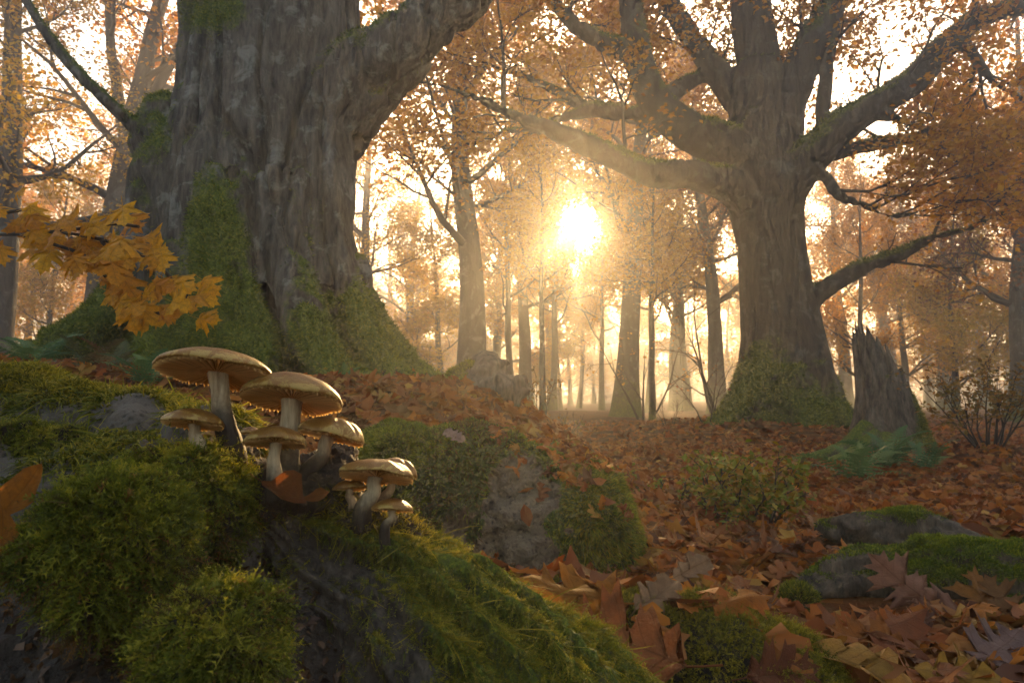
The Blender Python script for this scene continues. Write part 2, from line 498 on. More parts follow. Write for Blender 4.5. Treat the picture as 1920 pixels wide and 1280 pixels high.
M_LF_O = leaf_mat("autumn_leaf_orange", AUT, 0.55, True)
M_LF_Y = leaf_mat("autumn_leaf_yellow", AUTY, 0.55, True)
M_LF_R = leaf_mat("autumn_leaf_russet", AUTR, 0.5, True)
LIT = [(0.13, 0.033, 0.007), (0.32, 0.09, 0.012), (0.19, 0.055, 0.012), (0.46, 0.15, 0.010), (0.08, 0.022, 0.008), (0.34, 0.13, 0.03), (0.28, 0.065, 0.007), (0.10, 0.035, 0.014), (0.38, 0.19, 0.03)]
M_LIT = leaf_mat("fallen_leaf", LIT, 0.3, False, rough=0.6, spec=0.2)
M_LITV = leaf_mat("fallen_leaf_veined", LIT, 0.25, False, veins=True, rough=0.5, spec=0.25)

# ------------------------------------------------------------------ the ground


def ter(x, y):
    x = np.asarray(x, float); y = np.asarray(y, float)
    sh = x.shape; p = np.stack([x.ravel(), y.ravel(), np.zeros(x.size)], -1)
    rise = (1 - sstep(-0.3, 0.8, x + 0.05 * np.sin(3 * y))) * (0.53 + 0.2 * np.clip((-x - 0.6) / 2.5, 0, 1.2))
    rise = rise * sstep(1.75, 3.0, y) * (1 - 0.8 * sstep(6, 12, y)) * (1 - 0.6 * sstep(6, 14, -x))
    z = rise + 0.20 * np.exp(-((x - 3.8) ** 2 + (y - 9.5) ** 2) / (2 * 1.5 ** 2)) + 0.13 * np.exp(-((x - 3.75) ** 2 + (y - 5.3) ** 2) / (2 * 0.45 ** 2))
    far = sstep(12, 40, np.hypot(x, y))
    z = z + (fbm(p * 1.6, 3, 3) * 0.035 + fbm(p * 0.45, 2, 9) * 0.06).reshape(sh) * sstep(0.8, 2.5, y) + far * (fbm(p * 0.06, 2, 4) * 0.5).reshape(sh)
    return z


def axis_coords(lo, hi, a, b, step, n):
    g = np.geomspace(1, 1 + (a - lo), n) - 1; h = np.geomspace(1, 1 + (hi - b), n) - 1
    return np.unique(np.concatenate([a - g, np.arange(a, b, step), b + h]))


xs = axis_coords(-160, 160, -5, 7, 0.05, 26); ys = axis_coords(-60, 190, 0.3, 11, 0.05, 26)
X, Y = np.meshgrid(xs, ys)
Z = ter(X, Y)
V = np.stack([X, Y, Z], -1).reshape(-1, 3); nx = len(xs); ny = len(ys)
i = np.arange(ny - 1)[:, None] * nx + np.arange(nx - 1)[None]
Q = np.stack([i, i + 1, i + nx + 1, i + nx], -1).reshape(-1, 4)
N = NT("forest_floor"); gp = N.pos()
vo = N.n("TexVoronoi", {'Vector': N.n("Mapping", {'Vector': gp, 'Scale': (1, 1.0, 0.3)}).outputs[0], 'Scale': 11.0, 'Randomness': 1.0})
colr = N.ramp(N.n("SeparateXYZ", {0: vo.outputs['Color']}).outputs[0], [(0.0, (0.05, 0.017, 0.008)), (0.35, (0.14, 0.045, 0.012)), (0.6, (0.10, 0.034, 0.012)), (0.85, (0.22, 0.075, 0.014)), (1, (0.12, 0.05, 0.02))])
dk = N.noise(gp, 1.3, 4, 0.6)
colr = N.mix(N.ramp(dk, [(0.45, 0.0), (0.7, 0.6)]), colr, (0.03, 0.022, 0.008))
gs = N.n("BsdfPrincipled", {'Base Color': colr, 'Roughness': 0.95, 'Specular IOR Level': 0.03, 'Normal': N.bump(N.math('ADD', vo.outputs['Distance'], N.noise(gp, 40, 3)), 0.05, 0.8)})
M_GROUND = N.finish(gs.outputs[0])
mk('ground', V, [Q], M_GROUND, kind='structure')

# ------------------------------------------------------------------ trees: growth


class Grow:
    def __init__(self, seed):
        self.r = random.Random(seed); self.g = np.random.default_rng(seed)
        self.mb = MB(); self.tips = []; self.count = 0

    def path(self, p, d, L, n, wander, up):
        pts = [np.array(p, float)]; d = norm(d); st = L / (n - 1)
        for k in range(n - 1):
            d = norm(d + self.g.normal(size=3) * wander + np.array([0, 0, up]))
            pts.append(pts[-1] + d * st)
        return np.array(pts)

    def branch(self, pts, r0, r1, level, spec):
        n = len(pts); t = np.linspace(0, 1, n); rad = r0 + (r1 - r0) * t ** 0.8
        if r0 > 0.0:
            self.mb.add(*tube(pts, rad, 6 if r0 > 0.04 else (4 if r0 > 0.012 else 3), False)); self.count += 1
        if level >= len(spec):
            self.tips.append(pts); return
        s = spec[level]; k = self.r.randint(*s['n']); tg = norm(np.gradient(pts, axis=0))
        L0 = np.linalg.norm(np.diff(pts, axis=0), axis=1).sum()
        for j in range(k):
            u = s['t0'] + (1 - s['t0']) * (j + self.r.random()) / k; q = u * (n - 1); a = min(int(q), n - 2); f = q - a
            p = pts[a] * (1 - f) + pts[a + 1] * f; T = tg[a]
            rv = self.g.normal(size=3); rv[2] *= s.get('flat', 1.0)
            sd_ = norm(rv - T * (rv @ T)); ang = math.radians(self.r.uniform(*s['ang']))
            d = T * math.cos(ang) + sd_ * math.sin(ang)
            L = L0 * self.r.uniform(*s['len']) * (1 - s.get('short', 0.45) * u) if 'abs' not in s else self.r.uniform(*s['abs']) * (1 - s.get('short', 0.45) * u)
            rr = max(0.003, min((r0 + (r1 - r0) * u) * s['rad'], L * 0.035))
            self.branch(self.path(p, d, L, s['seg'], s['w'], s['up']), rr, rr * 0.3, level + 1, spec)


def leaf_quads(c, size, g, flat=0.55, droop=0.2):
    """folded diamond leaves centred near c"""
    n = len(c); d = g.normal(size=(n, 3)); d[:, 2] = d[:, 2] * flat - droop; d = norm(d)
    up = g.normal(size=(n, 3)) * 0.6 + np.array([0, 0, 1.0]); s = norm(np.cross(d, up)); u = np.cross(s, d)
    L = size * g.uniform(0.6, 1.25, n)[:, None]; w = L * g.uniform(0.27, 0.4, n)[:, None]
    a = c; b = c + d * L * 0.5 + s * w + u * w * 0.35; e = c + d * L; f = c + d * L * 0.5 - s * w + u * w * 0.35
    V = np.stack([a, b, e, f], 1).reshape(-1, 3); k = np.arange(n)[:, None] * 4
    return V, np.concatenate([k + [[0, 1, 2]], k + [[0, 2, 3]]])


def leaves_on(tips, count, size, g, spread=0.12, flat=0.55, keep=None):
    ln = np.array([np.linalg.norm(t[-1] - t[0]) for t in tips]); i = g.choice(len(tips), count, p=ln / ln.sum())
    u = np.clip(g.random(count) ** 0.7, 0, 0.999); c = np.empty((count, 3))
    A = np.array([t[0] for t in tips]); E = np.array([t[-1] for t in tips]); Mm = np.array([t[len(t) // 2] for t in tips])
    h = (u < 0.5)[:, None]; f = np.where(u < 0.5, u * 2, u * 2 - 1)[:, None]
    c = np.where(h, A[i] * (1 - f) + Mm[i] * f, Mm[i] * (1 - f) + E[i] * f) + g.normal(size=(count, 3)) * spread
    if keep is not None:
        c = c[keep(c)]
    return leaf_quads(c, size, g, flat)


def moss_attr(V, N, z0, z1, bias=0.0, seed=1, up=0.35, sc=1.2):
    """moss grows low on the trunk, on upward faces and in patches"""
    low = 1 - sstep(z0, z1, V[:, 2])
    return np.clip(0.62 * low + up * np.clip(N[:, 2], -0.3, 1) + fbm(V * sc, 3, seed) * 0.85 + bias, -0.2, 1)

# ------------------------------------------------------------------ the great old oak


def trunk_mesh(tab, d, core, lobes, nth=72, nz=70, depth=0.85, lobe_w=0.33, zpow=1.0):
    """closed fluted trunk; tab rows (py, left px, right px) at distance d"""
    tab = np.array(tab, float)
    zl = np.array([P(960, py, d)[2] for py in tab[:, 0]]); xl = (tab[:, 1] - 960) * d / F; xr = (tab[:, 2] - 960) * d / F
    o = np.argsort(zl); zl, xl, xr = zl[o], xl[o], xr[o]
    z = np.linspace(zl[0], zl[-1], nz); l = np.interp(z, zl, xl); r = np.interp(z, zl, xr)
    cx = np.interp(z, zl, np.interp(z, z, (l + r) / 2)[np.searchsorted(z, zl).clip(0, nz - 1)])
    th = np.linspace(0, 2 * math.pi, nth, endpoint=False)
    Lb = np.zeros(nth)
    for ang, amp in lobes:
        dd = np.abs((th - math.radians(ang) + math.pi) % (2 * math.pi) - math.pi); Lb = np.maximum(Lb, amp * np.exp(-(dd / lobe_w) ** 2))
    c0 = core(z) if callable(core) else np.full(nz, core)
    wgt = 0.5 + 0.5 * np.cos(th)
    full = (r - cx)[:, None] * wgt + (cx - l)[:, None] * (1 - wgt)
    R = np.minimum(full, c0[:, None]) + np.maximum(full - c0[:, None], 0) * Lb[None]
    Vx = cx[:, None] + R * np.cos(th); Vy = d + R * np.sin(th) * depth; Vz = np.repeat(z[:, None], nth, 1)
    V = np.stack([Vx, Vy, Vz], -1).reshape(-1, 3); i = np.arange(nz - 1)[:, None] * nth; k = np.arange(nth)[None]; k2 = (k + 1) % nth
    Q = np.stack([i + k, i + k2, i + nth + k2, i + nth + k], -1).reshape(-1, 4)
    V = np.concatenate([V, [[cx[0], d, z[0]]], [[cx[-1], d, z[-1]]]]); kk = np.arange(nth); k3 = (kk + 1) % nth
    T = np.concatenate([np.stack([k3, kk, np.full(nth, nz * nth)], -1), np.stack([(nz - 1) * nth + kk, (nz - 1) * nth + k3, np.full(nth, nz * nth + 1)], -1)])
    return V, T, Q


def bark_displace(V, T, Q, amp, sc, seed, axis=(0, 0), soft=None):
    N = vnormals(V, T, Q); p = V - np.array([axis[0], axis[1], 0])
    q = p * np.array([sc, sc, sc * 0.16]); rid = 1 - np.abs(fbm(q, 3, seed)) * 2.2
    fine = 1 - np.abs(fbm(q * 2.7 + 5, 2, seed + 7)) * 2.0
    big = fbm(p * np.array([1.4, 1.4, 0.7]), 2, seed + 3)
    crack = np.exp(-(fbm(q * 0.8 + 31, 2, seed + 11) / 0.075) ** 2)
    amp = amp * (1.0 if soft is None else soft)
    V = V + N * (amp * (0.65 * rid + 0.35 * fine) + amp * 1.8 * big - amp * 1.7 * crack)[:, None]
    return V, vnormals(V, T, Q)


OD = 4.8
mb = MB()
mb.add(*trunk_mesh([(-900, 350, 590), (-500, 340, 615), (0, 318, 655), (100, 328, 660), (180, 325, 650), (300, 300, 655), (400, 285, 650), (460, 272, 655), (520, 250, 662),
                    (570, 230, 672), (610, 215, 688), (650, 200, 702), (700, 185, 716), (760, 175, 728), (840, 165, 740)], OD,
                   lambda z: 0.67 + 0 * z, [(0, 1.0), (180, 1.0), (-58, 0.12), (-95, 0.15), (-128, 0.12), (-155, 0.4), (-28, 0.4), (60, .7), (120, .7)], depth=0.8, lobe_w=0.19))
mb.add(*ellipsoid(P(322, 262, 4.75), (0.23, 0.25, 0.30)))
pxtube(mb, [(345, 250, 4.6, 38), (322, 340, 4.62, 62), (305, 440, 4.6, 62), (270, 520, 4.55, 55), (215, 580, 4.5, 42), (150, 630, 4.45, 30), (70, 680, 4.4, 22)], 30)
pxtube(mb, [(600, 250, 4.6, 70), (612, 350, 4.5, 52), (612, 450, 4.45, 48), (635, 540, 4.42, 44), (680, 620, 4.4, 38), (740, 680, 4.38, 30), (800, 722, 4.35, 22), (860, 760, 4.3, 14)], 36)
pxtube(mb, [(530, 330, 4.3, 50), (535, 450, 4.24, 50), (560, 560, 4.12, 46), (590, 640, 3.98, 42), (640, 705, 3.85, 32), (700, 760, 3.7, 18)], 30)
pxtube(mb, [(425, 330, 4.28, 60), (415, 450, 4.18, 66), (430, 560, 4.05, 62), (465, 650, 3.85, 50), (490, 740, 3.65, 32)], 30)
pxtube(mb, [(345, 470, 4.3, 44), (325, 570, 4.12, 44), (300, 640, 3.9, 38), (270, 700, 3.7, 26), (255, 760, 3.6, 14)], 24)
pxtube(mb, [(300, 470, 4.85, 50), (250, 545, 4.85, 44), (190, 590, 4.8, 34), (120, 632, 4.75, 24), (40, 670, 4.7, 14)], 26)
pxtube(mb, [(640, 500, 4.75, 42), (672, 580, 4.75, 38), (718, 645, 4.75, 32), (775, 695, 4.7, 22), (840, 735, 4.7, 12)], 26)
pxtube(mb, [(650, 560, 4.3, 26), (690, 640, 4.2, 28), (735, 700, 4.1, 22), (790, 745, 4.0, 12)], 22)
pxtube(mb, [(380, 480, 4.15, 34), (375, 580, 4.0, 36), (375, 660, 3.85, 32), (380, 740, 3.65, 20)], 22)
lim = pxtube(mb, [(545, 330, 4.75, 60), (600, 235, 4.7, 92), (665, 165, 4.65, 84), (735, 108, 4.6, 72), (800, 45, 4.55, 60), (870, -20, 4.5, 54), (950, -110, 4.4, 46), (1050, -260, 4.3, 36), (1120, -420, 4.3, 26)], 40)
pxtube(mb, [(480, -400, 4.8, 150), (380, -700, 4.8, 110), (280, -950, 4.7, 70)], 20)
pxtube(mb, [(500, -500, 4.9, 140), (580, -800, 5.1, 90), (700, -1050, 5.2, 60)], 20)
pxtube(mb, [(310, 260, 4.62, 26), (262, 240, 4.55, 14), (225, 212, 4.5, 12), (165, 155, 4.4, 11), (115, 100, 4.35, 10), (75, 45, 4.3, 9.5), (40, -15, 4.25, 9), (0, -90, 4.2, 7), (-60, -200, 4.1, 4)], 40, 10)
V, T, Q = remesh(mb, 0.018, 5)
fx, fy, _ = project(V); V, N_ = bark_displace(V, T, Q, 0.036, 5.4, 21, soft=1 - 0.88 * sstep(290, 250, fx) * sstep(270, 225, fy))
ox, oy = P(480, 600, OD)[:2]
oak_base = np.array([ox, OD, float(ter(np.array([ox]), np.array([OD]))[0])])
oak = thing('oak_tree', oak_base, 'huge old mossy oak with flared roots and thick limb leaning right', 'tree')
# moss: left column and lower half green, right front face bare
fx, fy, _ = project(V)
green = np.exp(-((fx - (395 + 0.10 * (fy - 450))) / 62) ** 2) * sstep(260, 420, fy) + 0.9 * sstep(-20, 40, 60 - np.abs(fy - 0)) * np.exp(-((fx - 420) / 70) ** 2)
low = sstep(470, 620, fy)
top = np.clip(N_[:, 2], 0, 1) * 0.9
mossv = 0.05 + 0.75 * green + 0.62 * low + top + fbm(V * 2.2, 3, 5) * 0.45 + 0.25 * sstep(330, 290, fx) - 0.35 * np.exp(-((fx - 515) / 45) ** 2) * (1 - sstep(560, 640, fy))
mossv = np.clip(mossv, -0.3, 1.1)
mk('trunk', V - oak_base, [T, Q], M_OAK, oak, {'moss': mossv})
OAKV, OAKT, OAKQ = V, T, Q
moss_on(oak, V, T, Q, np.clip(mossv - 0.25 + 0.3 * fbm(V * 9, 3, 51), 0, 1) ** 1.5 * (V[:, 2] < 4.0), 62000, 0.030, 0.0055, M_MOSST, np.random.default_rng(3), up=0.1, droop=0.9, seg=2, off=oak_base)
g = Grow(5)
spec = [dict(n=(5, 7), t0=0.25, ang=(30, 65), len=(0.5, 0.8), rad=0.55, seg=6, w=0.12, up=0.05), dict(n=(6, 8), t0=0.2, ang=(30, 60), len=(0.4, 0.6), rad=0.5, seg=4, w=0.15, up=0.02)]
for a, b, c, rr, L in ((700, -1050, 5.2, 0.2, 2.2), (280, -950, 4.7, 0.2, 2.4), (1120, -420, 4.3, 0.08, 1.6), (500, -1000, 4.9, .2, 2)):
    g.branch(g.path(P(a, b, c), (0.3 * (a - 480) / 300, 0.1, 1), L, 8, 0.12, 0.02), rr, 0.02, 0, spec)
cr = g.mb.build('crown', M_TWIG, oak, origin=oak_base)
lv, lt = leaves_on(g.tips, 9000, 0.09, g.g, 0.1)
mk('leaves', lv - oak_base, [lt], M_LF_Y, cr, smooth=False, kind='stuff')

# ------------------------------------------------------------------ the spreading beech on the right
BD = 9.3
mb = MB()
mb.add(*trunk_mesh([(120, 1395, 1480), (200, 1385, 1490), (270, 1372, 1500), (340, 1368, 1520), (400, 1380, 1512), (470, 1392, 1516), (560, 1396, 1528), (640, 1396, 1544), (700, 1386, 1562), (750, 1364, 1584), (790, 1340, 1606), (850, 1300, 1650)], BD,
                   lambda z: 0.585 + 0 * z, [(0, 1), (180, 1), (-45, .7), (-80, .85), (-110, .7), (-140, .8), (60, .7), (120, .7)], lobe_w=0.3, depth=0.9))
for rows in ([(1420, 700, 9.0, 34), (1385, 760, 8.8, 26), (1340, 800, 8.6, 16), (1290, 830, 8.4, 8)], [(1480, 700, 8.9, 36), (1490, 770, 8.7, 28), (1500, 820, 8.5, 14)],
             [(1520, 690, 8.95, 34), (1555, 760, 8.8, 24), (1600, 800, 8.6, 14), (1640, 830, 8.5, 6)]):
    pxtube(mb, rows, 20)
LIMBS = [
    [(1440, 400, 9.3, 58), (1375, 352, 9.1, 40), (1300, 328, 8.9, 31), (1220, 325, 8.7, 27), (1150, 295, 8.5, 23), (1080, 262, 8.3, 20), (1000, 232, 8.1, 16), (920, 195, 8.0, 12), (850, 168, 7.9, 8), (785, 152, 7.8, 5)],
    [(1440, 320, 9.3, 66), (1360, 275, 9.2, 48), (1285, 242, 9.1, 40), (1228, 190, 9.0, 36), (1198, 110, 8.9, 30), (1186, 40, 8.8, 25), (1170, -60, 8.8, 19), (1150, -180, 8.8, 12)],
    [(1210, 140, 8.95, 24), (1175, 98, 8.9, 22), (1130, 80, 8.8, 18), (1075, 45, 8.6, 14), (1025, -15, 8.5, 9), (985, -80, 8.5, 5)],
    [(1280, 232, 9.2, 24), (1215, 216, 9.3, 18), (1150, 210, 9.4, 15), (1095, 200, 9.5, 12), (1050, 175, 9.6, 9), (1000, 150, 9.6, 6), (940, 130, 9.6, 4)],
    [(1115, 205, 9.45, 12), (1060, 220, 9.5, 10), (1000, 240, 9.6, 8), (940, 248, 9.7, 6), (880, 270, 9.8, 4)],
    [(1430, 230, 9.4, 48), (1388, 190, 9.5, 36), (1340, 130, 9.6, 28), (1288, 58, 9.7, 22), (1238, -25, 9.8, 17), (1190, -130, 9.9, 10)],
    [(1432, 270, 9.4, 62), (1426, 150, 9.4, 48), (1410, 40, 9.5, 42), (1398, -90, 9.5, 34), (1400, -250, 9.6, 24), (1410, -420, 9.6, 12)],
    [(1450, 280, 9.3, 48), (1488, 160, 9.2, 39), (1530, 62, 9.1, 32), (1580, -30, 9.0, 27), (1640, -150, 8.9, 20), (1700, -300, 8.9, 10)],
    [(1538, 262, 9.0, 14), (1546, 180, 9.05, 14), (1556, 100, 9.1, 12), (1575, 20, 9.2, 10), (1600, -70, 9.2, 7)],
    [(1450, 360, 9.2, 58), (1508, 305, 9.0, 43), (1560, 250, 8.9, 37), (1630, 205, 8.8, 33), (1710, 155, 8.7, 30), (1770, 90, 8.6, 27), (1830, 38, 8.5, 24), (1920, 8, 8.4, 20), (2020, -40, 8.3, 14), (2120, -110, 8.2, 8)],
    [(1480, 305, 9.5, 30), (1560, 288, 9.6, 20), (1640, 270, 9.7, 16), (1720, 263, 9.8, 13), (1820, 262, 9.9, 11), (1920, 256, 10, 9), (2050, 240, 10.1, 5)],
    [(1490, 345, 9.0, 24), (1538, 326, 8.9, 12), (1572, 365, 8.8, 10), (1620, 385, 8.7, 8), (1670, 405, 8.6, 6), (1720, 398, 8.5, 5), (1790, 380, 8.4, 4)],
    [(1500, 575, 9.15, 30), (1545, 542, 9.1, 18), (1620, 500, 9.0, 15), (1690, 475, 8.9, 12), (1750, 445, 8.8, 9), (1810, 430, 8.7, 6), (1880, 400, 8.6, 4)],
    [(1230, 200, 9.2, 20), (1300, 150, 9.6, 14), (1370, 140, 10.2, 10), (1450, 110, 10.6, 6)],
    [(1640, 210, 8.8, 16), (1700, 230, 8.7, 9), (1740, 250, 8.6, 7), (1790, 300, 8.5, 4)],
    [(1800, 70, 8.5, 14), (1830, 110, 8.4, 10), (1860, 150, 8.35, 7), (1920, 190, 8.3, 4)],
]
LIMBS = [[(a, b, c, r * (0.88 if k else 1)) for k, (a, b, c, r) in enumerate(rows)] for rows in LIMBS]
limb_paths = [pxtube(mb, rows, 8 * len(rows) // 2, 12) for rows in LIMBS]
V, T, Q = remesh(mb, 0.034, 4)
V, N_ = bark_displace(V, T, Q, 0.022, 4.5, 33)
bx, by = P(1470, 700, BD)[:2]; beech_base = np.array([bx, BD, float(ter(np.array([bx]), np.array([BD]))[0])])
beech = thing('beech_tree', beech_base, 'broad spreading tree with many curving limbs behind the broken stump', 'tree')
mv = moss_attr(V, N_, 0.0, 1.8, 0.08, 8, 0.75)
mk('trunk', V - beech_base, [T, Q], M_BEECH, beech, {'moss': mv})
moss_on(beech, V, T, Q, np.clip(mv - 0.4, 0, 1), 16000, 0.05, 0.012, M_MOSST, np.random.default_rng(4), up=0.1, droop=0.9, seg=2, off=beech_base)
g = Grow(17)
spec = [dict(n=(4, 6), t0=0.15, ang=(30, 70), len=(0.45, 0.75), rad=0.6, seg=7, w=0.16, up=0.02, flat=0.7), dict(n=(5, 7), t0=0.15, ang=(30, 65), len=(0.4, 0.65), rad=0.55, seg=5, w=0.17, up=0.0),
        ]
for k, s in enumerate(limb_paths):
    n = len(s); sub = s[int(n * 0.3):]
    m = 9 if k in (9, 10, 6, 7) else (3 if k in (0, 12) else 6)
    for j in range(m):
        q = sub[int((j + g.r.random()) / m * (len(sub) - 1))]
        tgt = norm(sub[-1, :3] - sub[0, :3]); rv = g.g.normal(size=3); rv[2] = abs(rv[2]) * 0.6
        g.branch(g.path(q[:3], tgt * 0.8 + norm(rv) * 0.9, g.r.uniform(0.8, 1.7), 7, 0.16, 0.03), min(q[3] * 0.5, 0.035), 0.008, 0, spec)
    e = s[-1]
    g.branch(g.path(e[:3], norm(s[-1, :3] - s[-3, :3]), 1.2, 7, 0.15, 0.02), max(e[3], 0.012), 0.006, 0, spec)
cr = g.mb.build('crown', M_TWIG, beech, origin=beech_base)


def keep_beech(c):
    x, y, z = project(c)
    # few leaves round the sun gap and in the bare lower branches
    kill = (np.hypot(x - 1092, y - 420) < 150) | ((y > 340) & (x < 1400)) | ((y > 430) & (g.g.random(len(c)) < 0.8))
    thin = ((x > 930) & (x < 1400) & (y > 120) & (g.g.random(len(c)) < 0.65))
    return ~(kill | thin)


lv, lt = leaves_on(g.tips, 46000, 0.085, g.g, 0.11, keep=keep_beech)
mk('leaves', lv - beech_base, [lt], M_LF_O, cr, smooth=False, kind='stuff')
print('beech', g.count, len(lt))

# ------------------------------------------------------------------ forest trees behind, fading into the mist


def forest_tree(seed, height=14.0, r0=0.3, crown0=0.3, nl=8000, fork=False, lean=0.0, leafsize=0.11, dense=1.0, clumps=0):
    g = Grow(seed); pts = [np.zeros(3) - np.array([0, 0, 0.3])]; d = np.array([lean, 0, 1.0]); n = 14
    for k in range(n):
        d = norm(d + g.g.normal(size=3) * np.array([0.03, 0.03, 0]) - np.array([d[0] * 0.08, d[1] * 0.08, 0])); pts.append(pts[-1] + d * (height + 0.3) / n)
    pts = spline(np.array(pts), 30); t = np.linspace(0, 1, 30)
    rad = r0 * (1 - 0.88 * t ** 0.9) * (1 + 0.9 * np.exp(-t * 26))
    tb = MB(); tb.add(*tube(pts, rad, 14, False))
    Vt, Fs = tb.get(); Nt = vnormals(Vt, *Fs); Vt = Vt + Nt * (fbm(Vt * np.array([5, 5, 1.0]), 2, seed) * 0.02)[:, None]
    spec = [dict(n=(6, 8), t0=0.2, ang=(25, 60), len=(0.42, 0.7), rad=0.6, seg=6, w=0.13, up=0.05), dict(n=(5, 7), t0=0.15, ang=(25, 60), len=(0.35, 0.6), rad=0.5, seg=4, w=0.15, up=0.02)]
    nb = int(22 * dense)
    for j in range(nb):
        u = crown0 + (0.97 - crown0) * (j + g.r.random()) / nb; q = pts[int(u * 29)]
        a = g.r.uniform(0, 6.283); el = g.r.uniform(0.15, 0.9); L = (1.2 + 2.7 * (1 - u)) * height / 14 * g.r.uniform(0.8, 1.25)
        rr = rad[int(u * 29)] * 0.42
        g.branch(g.path(q, (math.cos(a), math.sin(a), el), L, 9, 0.13, 0.05), rr, 0.012, 0, spec)
    if fork:
        for s_ in (-1, 1):
            q = pts[11]; g.branch(g.path(q, (s_ * 0.38, 0.1, 1), height * 0.5, 14, 0.06, 0.02), rad[11] * 0.7, 0.03, 0, [dict(n=(9, 11), t0=0.3, ang=(25, 60), len=(0.2, 0.32), rad=0.5, seg=6, w=0.13, up=0.05)] + spec[1:])
    cb, cf = g.mb.get()
    if clumps:
        g.tips = [g.tips[k] for k in g.g.choice(len(g.tips), clumps, replace=False)]
    lv, lt = leaves_on(g.tips, nl, leafsize, g.g, 0.33 if clumps else 0.16)
    return (mk_mesh('trunk', Vt, Fs, {'moss': np.clip(0.75 - Vt[:, 2] * 0.35, 0, .7)}), mk_mesh('crown', cb, cf), mk_mesh('leaves', lv, [lt], None, False))


VAR = []
for k, (kw, lm) in enumerate([(dict(crown0=0.30, nl=17000), M_LF_O), (dict(crown0=0.36, nl=15000, lean=-0.06), M_LF_Y), (dict(crown0=0.34, nl=14000, fork=True), M_LF_O),
                              (dict(crown0=0.15, nl=15000, height=9.0, r0=0.13, leafsize=0.10), M_LF_O), (dict(crown0=0.25, nl=13000), M_LF_R), (dict(crown0=0.12, nl=14000, height=8.0, r0=0.11), M_LF_Y),
                              (dict(crown0=0.22, nl=16000, leafsize=0.15, dense=1.3), M_LF_O),
                              (dict(crown0=0.24, nl=21000, leafsize=0.13, clumps=54, r0=0.15), M_LF_O),  # leaf clumps shaped to break the sunlight into shafts
                              (dict(crown0=0.2, nl=22000, leafsize=0.10), M_LF_Y),
                              (dict(crown0=0.30, nl=20000, leafsize=0.13, clumps=54), M_LF_O),
                              (dict(crown0=0.46, nl=9000, height=9.5, r0=0.13, leafsize=0.10, clumps=80), M_LF_O)]):
    ms = forest_tree(100 + k, **kw)
    ms[0].materials.append(M_FAR); ms[1].materials.append(M_TWIG); ms[2].materials.append(lm); VAR.append((ms, kw.get('r0', 0.3)))


GAP = 0.27
LCO = []
for ms, _r in VAR:
    a_ = np.empty(len(ms[2].vertices) * 3, np.float32); ms[2].vertices.foreach_get('co', a_); LCO.append(a_.reshape(-1, 3).astype(float))


def put_tree(name, px, d, wpx, var, rot, label, group=None, tilt=0.0, zs=1.0):
    ms, r0 = VAR[var]; x = (px - 960) * d / F
    s = min(max(S(wpx, d) / 2 / r0, 0.5), 1.35)
    o = thing(name, (x, d, float(ter(np.array([x]), np.array([d]))[0]) - 0.05), label, 'tree', group)
    o.rotation_euler = (0, tilt, rot); zs = zs / s if var == 7 and s < 1 else zs; o.scale = (s, s, min(s, 1.0) * zs)
    t = link('trunk', ms[0], None, o); c = link('crown', ms[1], None, o)
    # foliage is open along the line of the low sun: choose the turn of the tree that blocks it least, drop the few leaves left in it
    lm = ms[2]; co = LCO[var]; base = np.array(o.location); best = None
    if abs(base[0] - SUN[0] / SUN[1] * d) < 6.5:
        def world(rot_):
            M = np.array(Matrix.Translation(o.location) @ Matrix.Rotation(rot_, 4, 'Z') @ Matrix.Rotation(tilt, 4, 'Y') @ Matrix.Diagonal((s, s, min(s, 1.0) * zs, 1)))
            return co @ M[:3, :3].T + M[:3, 3]
        def gapdist(w_):
            q = w_ - np.array([-0.09, 0.6, 0.47]); return np.linalg.norm(q - (q @ SUN)[:, None] * SUN, axis=1)
        for rr_ in np.linspace(0, 6.283, 13)[:-1]:
            n_ = (gapdist(world(rot + rr_)) < GAP).sum()
            if best is None or n_ < best[0]: best = (n_, rot + rr_)
        o.rotation_euler = (0, tilt, best[1]); w_ = world(best[1])
        keep_ = gapdist(w_) > GAP * (1 + 0.5 * fbm(w_ * 1.3, 2, 3))
        if not keep_.all():
            k4 = co.reshape(-1, 4, 3)[keep_.reshape(-1, 4).all(1)]; nn_ = len(k4); kk = np.arange(nn_)[:, None] * 4
            lm = mk_mesh('leaves', k4.reshape(-1, 3), [np.concatenate([kk + [[0, 1, 2]], kk + [[0, 2, 3]]])], None, False); lm.materials.append(ms[2].materials[0])
    link('leaves', lm, None, c, kind='stuff')
    return o


put_tree('forest_tree', 885, 14.5, 60, 0, 0.4, 'tall straight trunk in mist just right of the great oak', tilt=-0.01)
put_tree('forest_tree', 1172, 16.5, 46, 9, 2.2, 'slim trunk standing right beside the glowing sun', tilt=-0.045)
put_tree('forest_tree', 1345, 19.5, 34, 4, 1.1, 'misty trunk just left of the spreading tree with many limbs', tilt=-0.05)
put_tree('forest_tree', 682, 20.0, 30, 1, 4.0, 'thin misty trunk hugging the right edge of the great oak')
put_tree('forest_tree', 165, 11.5, 62, 2, 0.0, 'grey forked tree left of the great oak behind the orange sprig', tilt=0.03)
put_tree('forest_tree', -5, 10.5, 58, 8, 5.1, 'tree with yellow leaves cut off by the left picture edge')
put_tree('forest_tree', 1905, 13.5, 36, 4, 3.3, 'leaning trunk at the right picture edge with russet leaves', tilt=-0.08)
put_tree('forest_tree', 985, 26, 28, 2, 2.0, 'faint forked trunk in golden mist left of the sun')
put_tree('forest_tree', 1268, 27, 26, 0, 5.5, 'faint trunk in golden mist midway between sun and spreading tree')
put_tree('understory_tree', 1018, 11.0, 15, 10, 0.3, 'slight added young tree just left of the sun, shading the near haze')  # young trees either side of the sun, added to shade the near air
